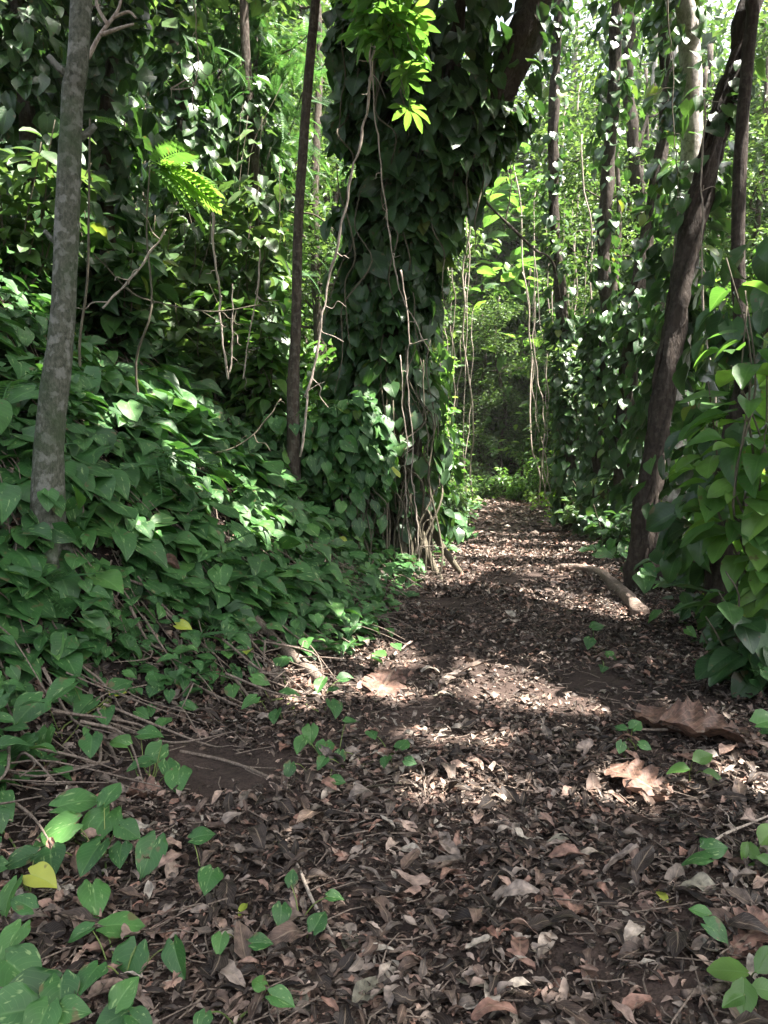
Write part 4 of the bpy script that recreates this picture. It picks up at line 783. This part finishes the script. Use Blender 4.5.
for i in range(2500):
    y = 13.5+33*rng.random(); x = (rng.random()*1.36-.68)*y
    if y < 36 and XL(y)-.9 < x < XR(y)+.9: continue
    if x < XL(y) and y < 15.5: continue
    if x > 0 and y < 17: continue
    if not try_spot(x, y, 1.55 if y < 30 else 2.0): continue
    px = 384+x/y*FPX
    if 415 < px < 565: continue
    if 565 <= px < 650 and 22 < y: continue
    if px < 330 and rng.random() < .68: continue
    if 440 < px < 560 and y > 36 and rng.random() < .3: continue
    if 430 < px < 640: k = int(rng.choice(5, p=[.22, .16, .26, .24, .12]))
    else: k = int(rng.choice(5, p=[.34, .12, .28, .16, .10]))
    spots.append((x, y, k))
    if len(spots) >= 150: break
for x, y, k in spots:
    o = V[k] if not used[k] else copy_tree(V[k]); used[k] = True
    s_ = (.85+.35*rng.random())*float(np.interp(y, [18, 30, 46], [1, 1.45, 2.1])); o.location = (x, y, float(H(x, y))); o.rotation_euler = (0, 0, rng.random()*6.28); o.scale = (s_, s_, s_*(.9+.2*rng.random()))
    rg = region_of(x, y); tag(o, KD[k]+' '+rg, 'tree', KD[k]+'s '+rg)
for i, (px, y, k, sc_) in enumerate([(425, 30, 3, 1.0), (575, 33, 3, 1.0), (600, 36, 3, 1.2), (625, 30, 3, 1.1), (432, 24, 3, .8), (590, 26, 3, .9), (482, 44, 3, 2.3), (518, 45, 3, 2.4), (552, 45, 3, 2.3), (450, 44, 3, 2.2), (545, 37, 3, 1.2), (490, 48, 3, 2.9), (530, 48, 3, 2.9), (565, 40, 3, 1.8), (458, 41, 2, 1.15), (476, 39, 2, 1.0), (490, 42, 2, 1.3), (506, 39.5, 2, 1.05), (522, 42, 2, 1.25), (538, 40, 2, 1.1), (498, 46, 2, 1.6), (470, 46, 2, 1.6), (532, 47, 2, 1.7), (470, 43, 3, 3.4), (493, 46, 3, 3.7), (512, 43, 3, 3.5), (528, 47, 3, 3.8), (545, 44, 3, 3.3), (585, 45, 3, 3.4), (610, 47, 3, 3.5), (440, 49, 1, 2.2), (462, 51, 2, 2.6), (485, 49, 1, 2.3), (508, 52, 0, 2.3), (530, 50, 1, 2.3), (552, 52, 2, 2.6), (575, 50, 1, 2.3), (600, 49, 0, 2.2), (625, 51, 1, 2.3), (650, 50, 2, 2.5), (690, 50, 1, 2.3), (497, 56, 2, 2.9), (540, 57, 2, 2.9), (590, 57, 2, 2.9)]):
    x = (px-384)/FPX*y; o = copy_tree(V[k]); o.location = (x, y, float(H(x, y))); o.rotation_euler = (0, 0, i*1.3); o.scale = (sc_*1.25, sc_*1.25, sc_)
    lb = 'sunlit broad-leaved sapling in the clearing at the end of the path' if k == 3 else 'bushy small-leaved young tree inside the clearing at the end of the path' if y < 48 else 'tall far tree behind the sunny clearing, '+KD[k]; tag(o, lb, 'tree', lb.replace('sapling', 'saplings').replace('young tree', 'young trees').replace('far tree', 'far trees')); spots.append((x, y, k))
print('bg trees', len(spots))
# far shrubs
sh0 = shrub('x', (0., 0., 0.), 1.4, .9, 420, .17, 'green', OVATE, 10, name='bush'); kids[sh0.name] = list(sh0.children); f = True
for i in range(400):
    y = 16+30*rng.random(); x = (rng.random()*1.3-.65)*y
    if y < 35 and XL(y)-.5 < x < XR(y)+.6: continue
    if not try_spot(x, y, 1.0): continue
    spots.append((x, y, 9)); o = sh0 if f else copy_tree(sh0); f = False
    s_ = .7+.8*rng.random(); o.location = (x, y, float(H(x, y))); o.scale = (s_, s_, s_); o.rotation_euler = (0, 0, rng.random()*6); rg = region_of(x, y); tag(o, 'low leafy green bush '+rg, 'shrub', 'low bushes '+rg)
    if len(spots) > 215: break
# far wood closing the view
mb = MB(); n = 20000; a = (rng.random(n)*1.5-.75); d = 50+10*rng.random(n); P = np.stack([np.sin(a)*d*1.1, np.cos(a)*d, rng.random(n)**1.2*34*(.7+.6*(vn(a*9, a*0)+.5))], -1)
leaves(mb, TINY, P, nrm(np.array([0, -.3, .8])+rng.normal(size=(n, 3))*.6), rvec(n), .5*(.6+.8*rng.random(n)))
for k in range(70):
    a0 = rng.random()*1.4-.7; d0 = 50+8*rng.random(); b = np.array([math.sin(a0)*d0*1.1, math.cos(a0)*d0, -.5]); tube(mb, wander(b, b+[rng.normal(), 0, 24], 4, .05), [.25, .1], 5, 1)
tag(mb.build('distant_wood', [M['green'], M['brownbark']]), 'far mass of pale green forest closing the view beyond the path', 'forest', kind='stuff')

hm, nt, N, L_ = newmat('fill_haze'); pv = N('ShaderNodeVolumePrincipled'); pv.inputs['Density'].default_value = HAZE; pv.inputs['Color'].default_value = (.93, .97, .92, 1); pv.inputs['Anisotropy'].default_value = .3  # haze volume added to lift the dark far end of the path
L_(pv.outputs[0], N('ShaderNodeOutputMaterial').inputs['Volume'])
hb = np.array([(x, y, z) for z in (-12, 48) for y in (-62, 602) for x in (-402, 402)], float); mb = MB(); mb.add(hb, [[0, 2, 3, 1], [4, 5, 7, 6], [0, 1, 5, 4], [2, 6, 7, 3], [0, 4, 6, 2], [1, 3, 7, 5]], None, 0.); 
if HAZE: tag(mb.build('haze', hm, smooth=False), kind='stuff')
# ------------------------------------------------------------------ light
w = bpy.data.worlds.new('World'); S.world = w; w.use_nodes = True; nt = w.node_tree; nt.nodes.clear()
sk = nt.nodes.new('ShaderNodeTexSky'); sk.sky_type = 'NISHITA'; sk.sun_disc = False; sk.sun_elevation = SUN_EL; sk.sun_rotation = SUN_AZ; sk.dust_density = 6; sk.air_density = 1.0; sk.ozone_density = .3
bg = nt.nodes.new('ShaderNodeBackground'); bg.inputs[1].default_value = .09; wo = nt.nodes.new('ShaderNodeOutputWorld')
hs = nt.nodes.new('ShaderNodeHueSaturation'); hs.inputs['Saturation'].default_value = .55; nt.links.new(sk.outputs[0], hs.inputs['Color']); nt.links.new(hs.outputs[0], bg.inputs[0]); nt.links.new(bg.outputs[0], wo.inputs[0])
ld = bpy.data.lights.new('sun', 'SUN'); ld.energy = 5.0; ld.angle = math.radians(.53); ld.color = (1, .93, .86); lo = bpy.data.objects.new('sun', ld); C.objects.link(lo)
lo.rotation_euler = Vector(SD).to_track_quat('Z', 'Y').to_euler(); lo.location = (3, 5, 20)
S.view_settings.view_transform = 'Standard'; S.view_settings.look = 'None'; S.view_settings.gamma = 1; S.view_settings.exposure = 2.85
cy = S.cycles; cy.max_bounces = 7; cy.diffuse_bounces = 4; cy.glossy_bounces = 2; cy.transmission_bounces = 5; cy.transparent_max_bounces = 4; cy.caustics_reflective = False; cy.caustics_refractive = False
cy.sample_clamp_indirect = 4; cy.use_denoising = True
try: cy.denoiser = 'OPENIMAGEDENOISE'; cy.denoising_input_passes = 'RGB_ALBEDO_NORMAL'; cy.denoising_prefilter = 'ACCURATE'
except Exception as e: print(e)
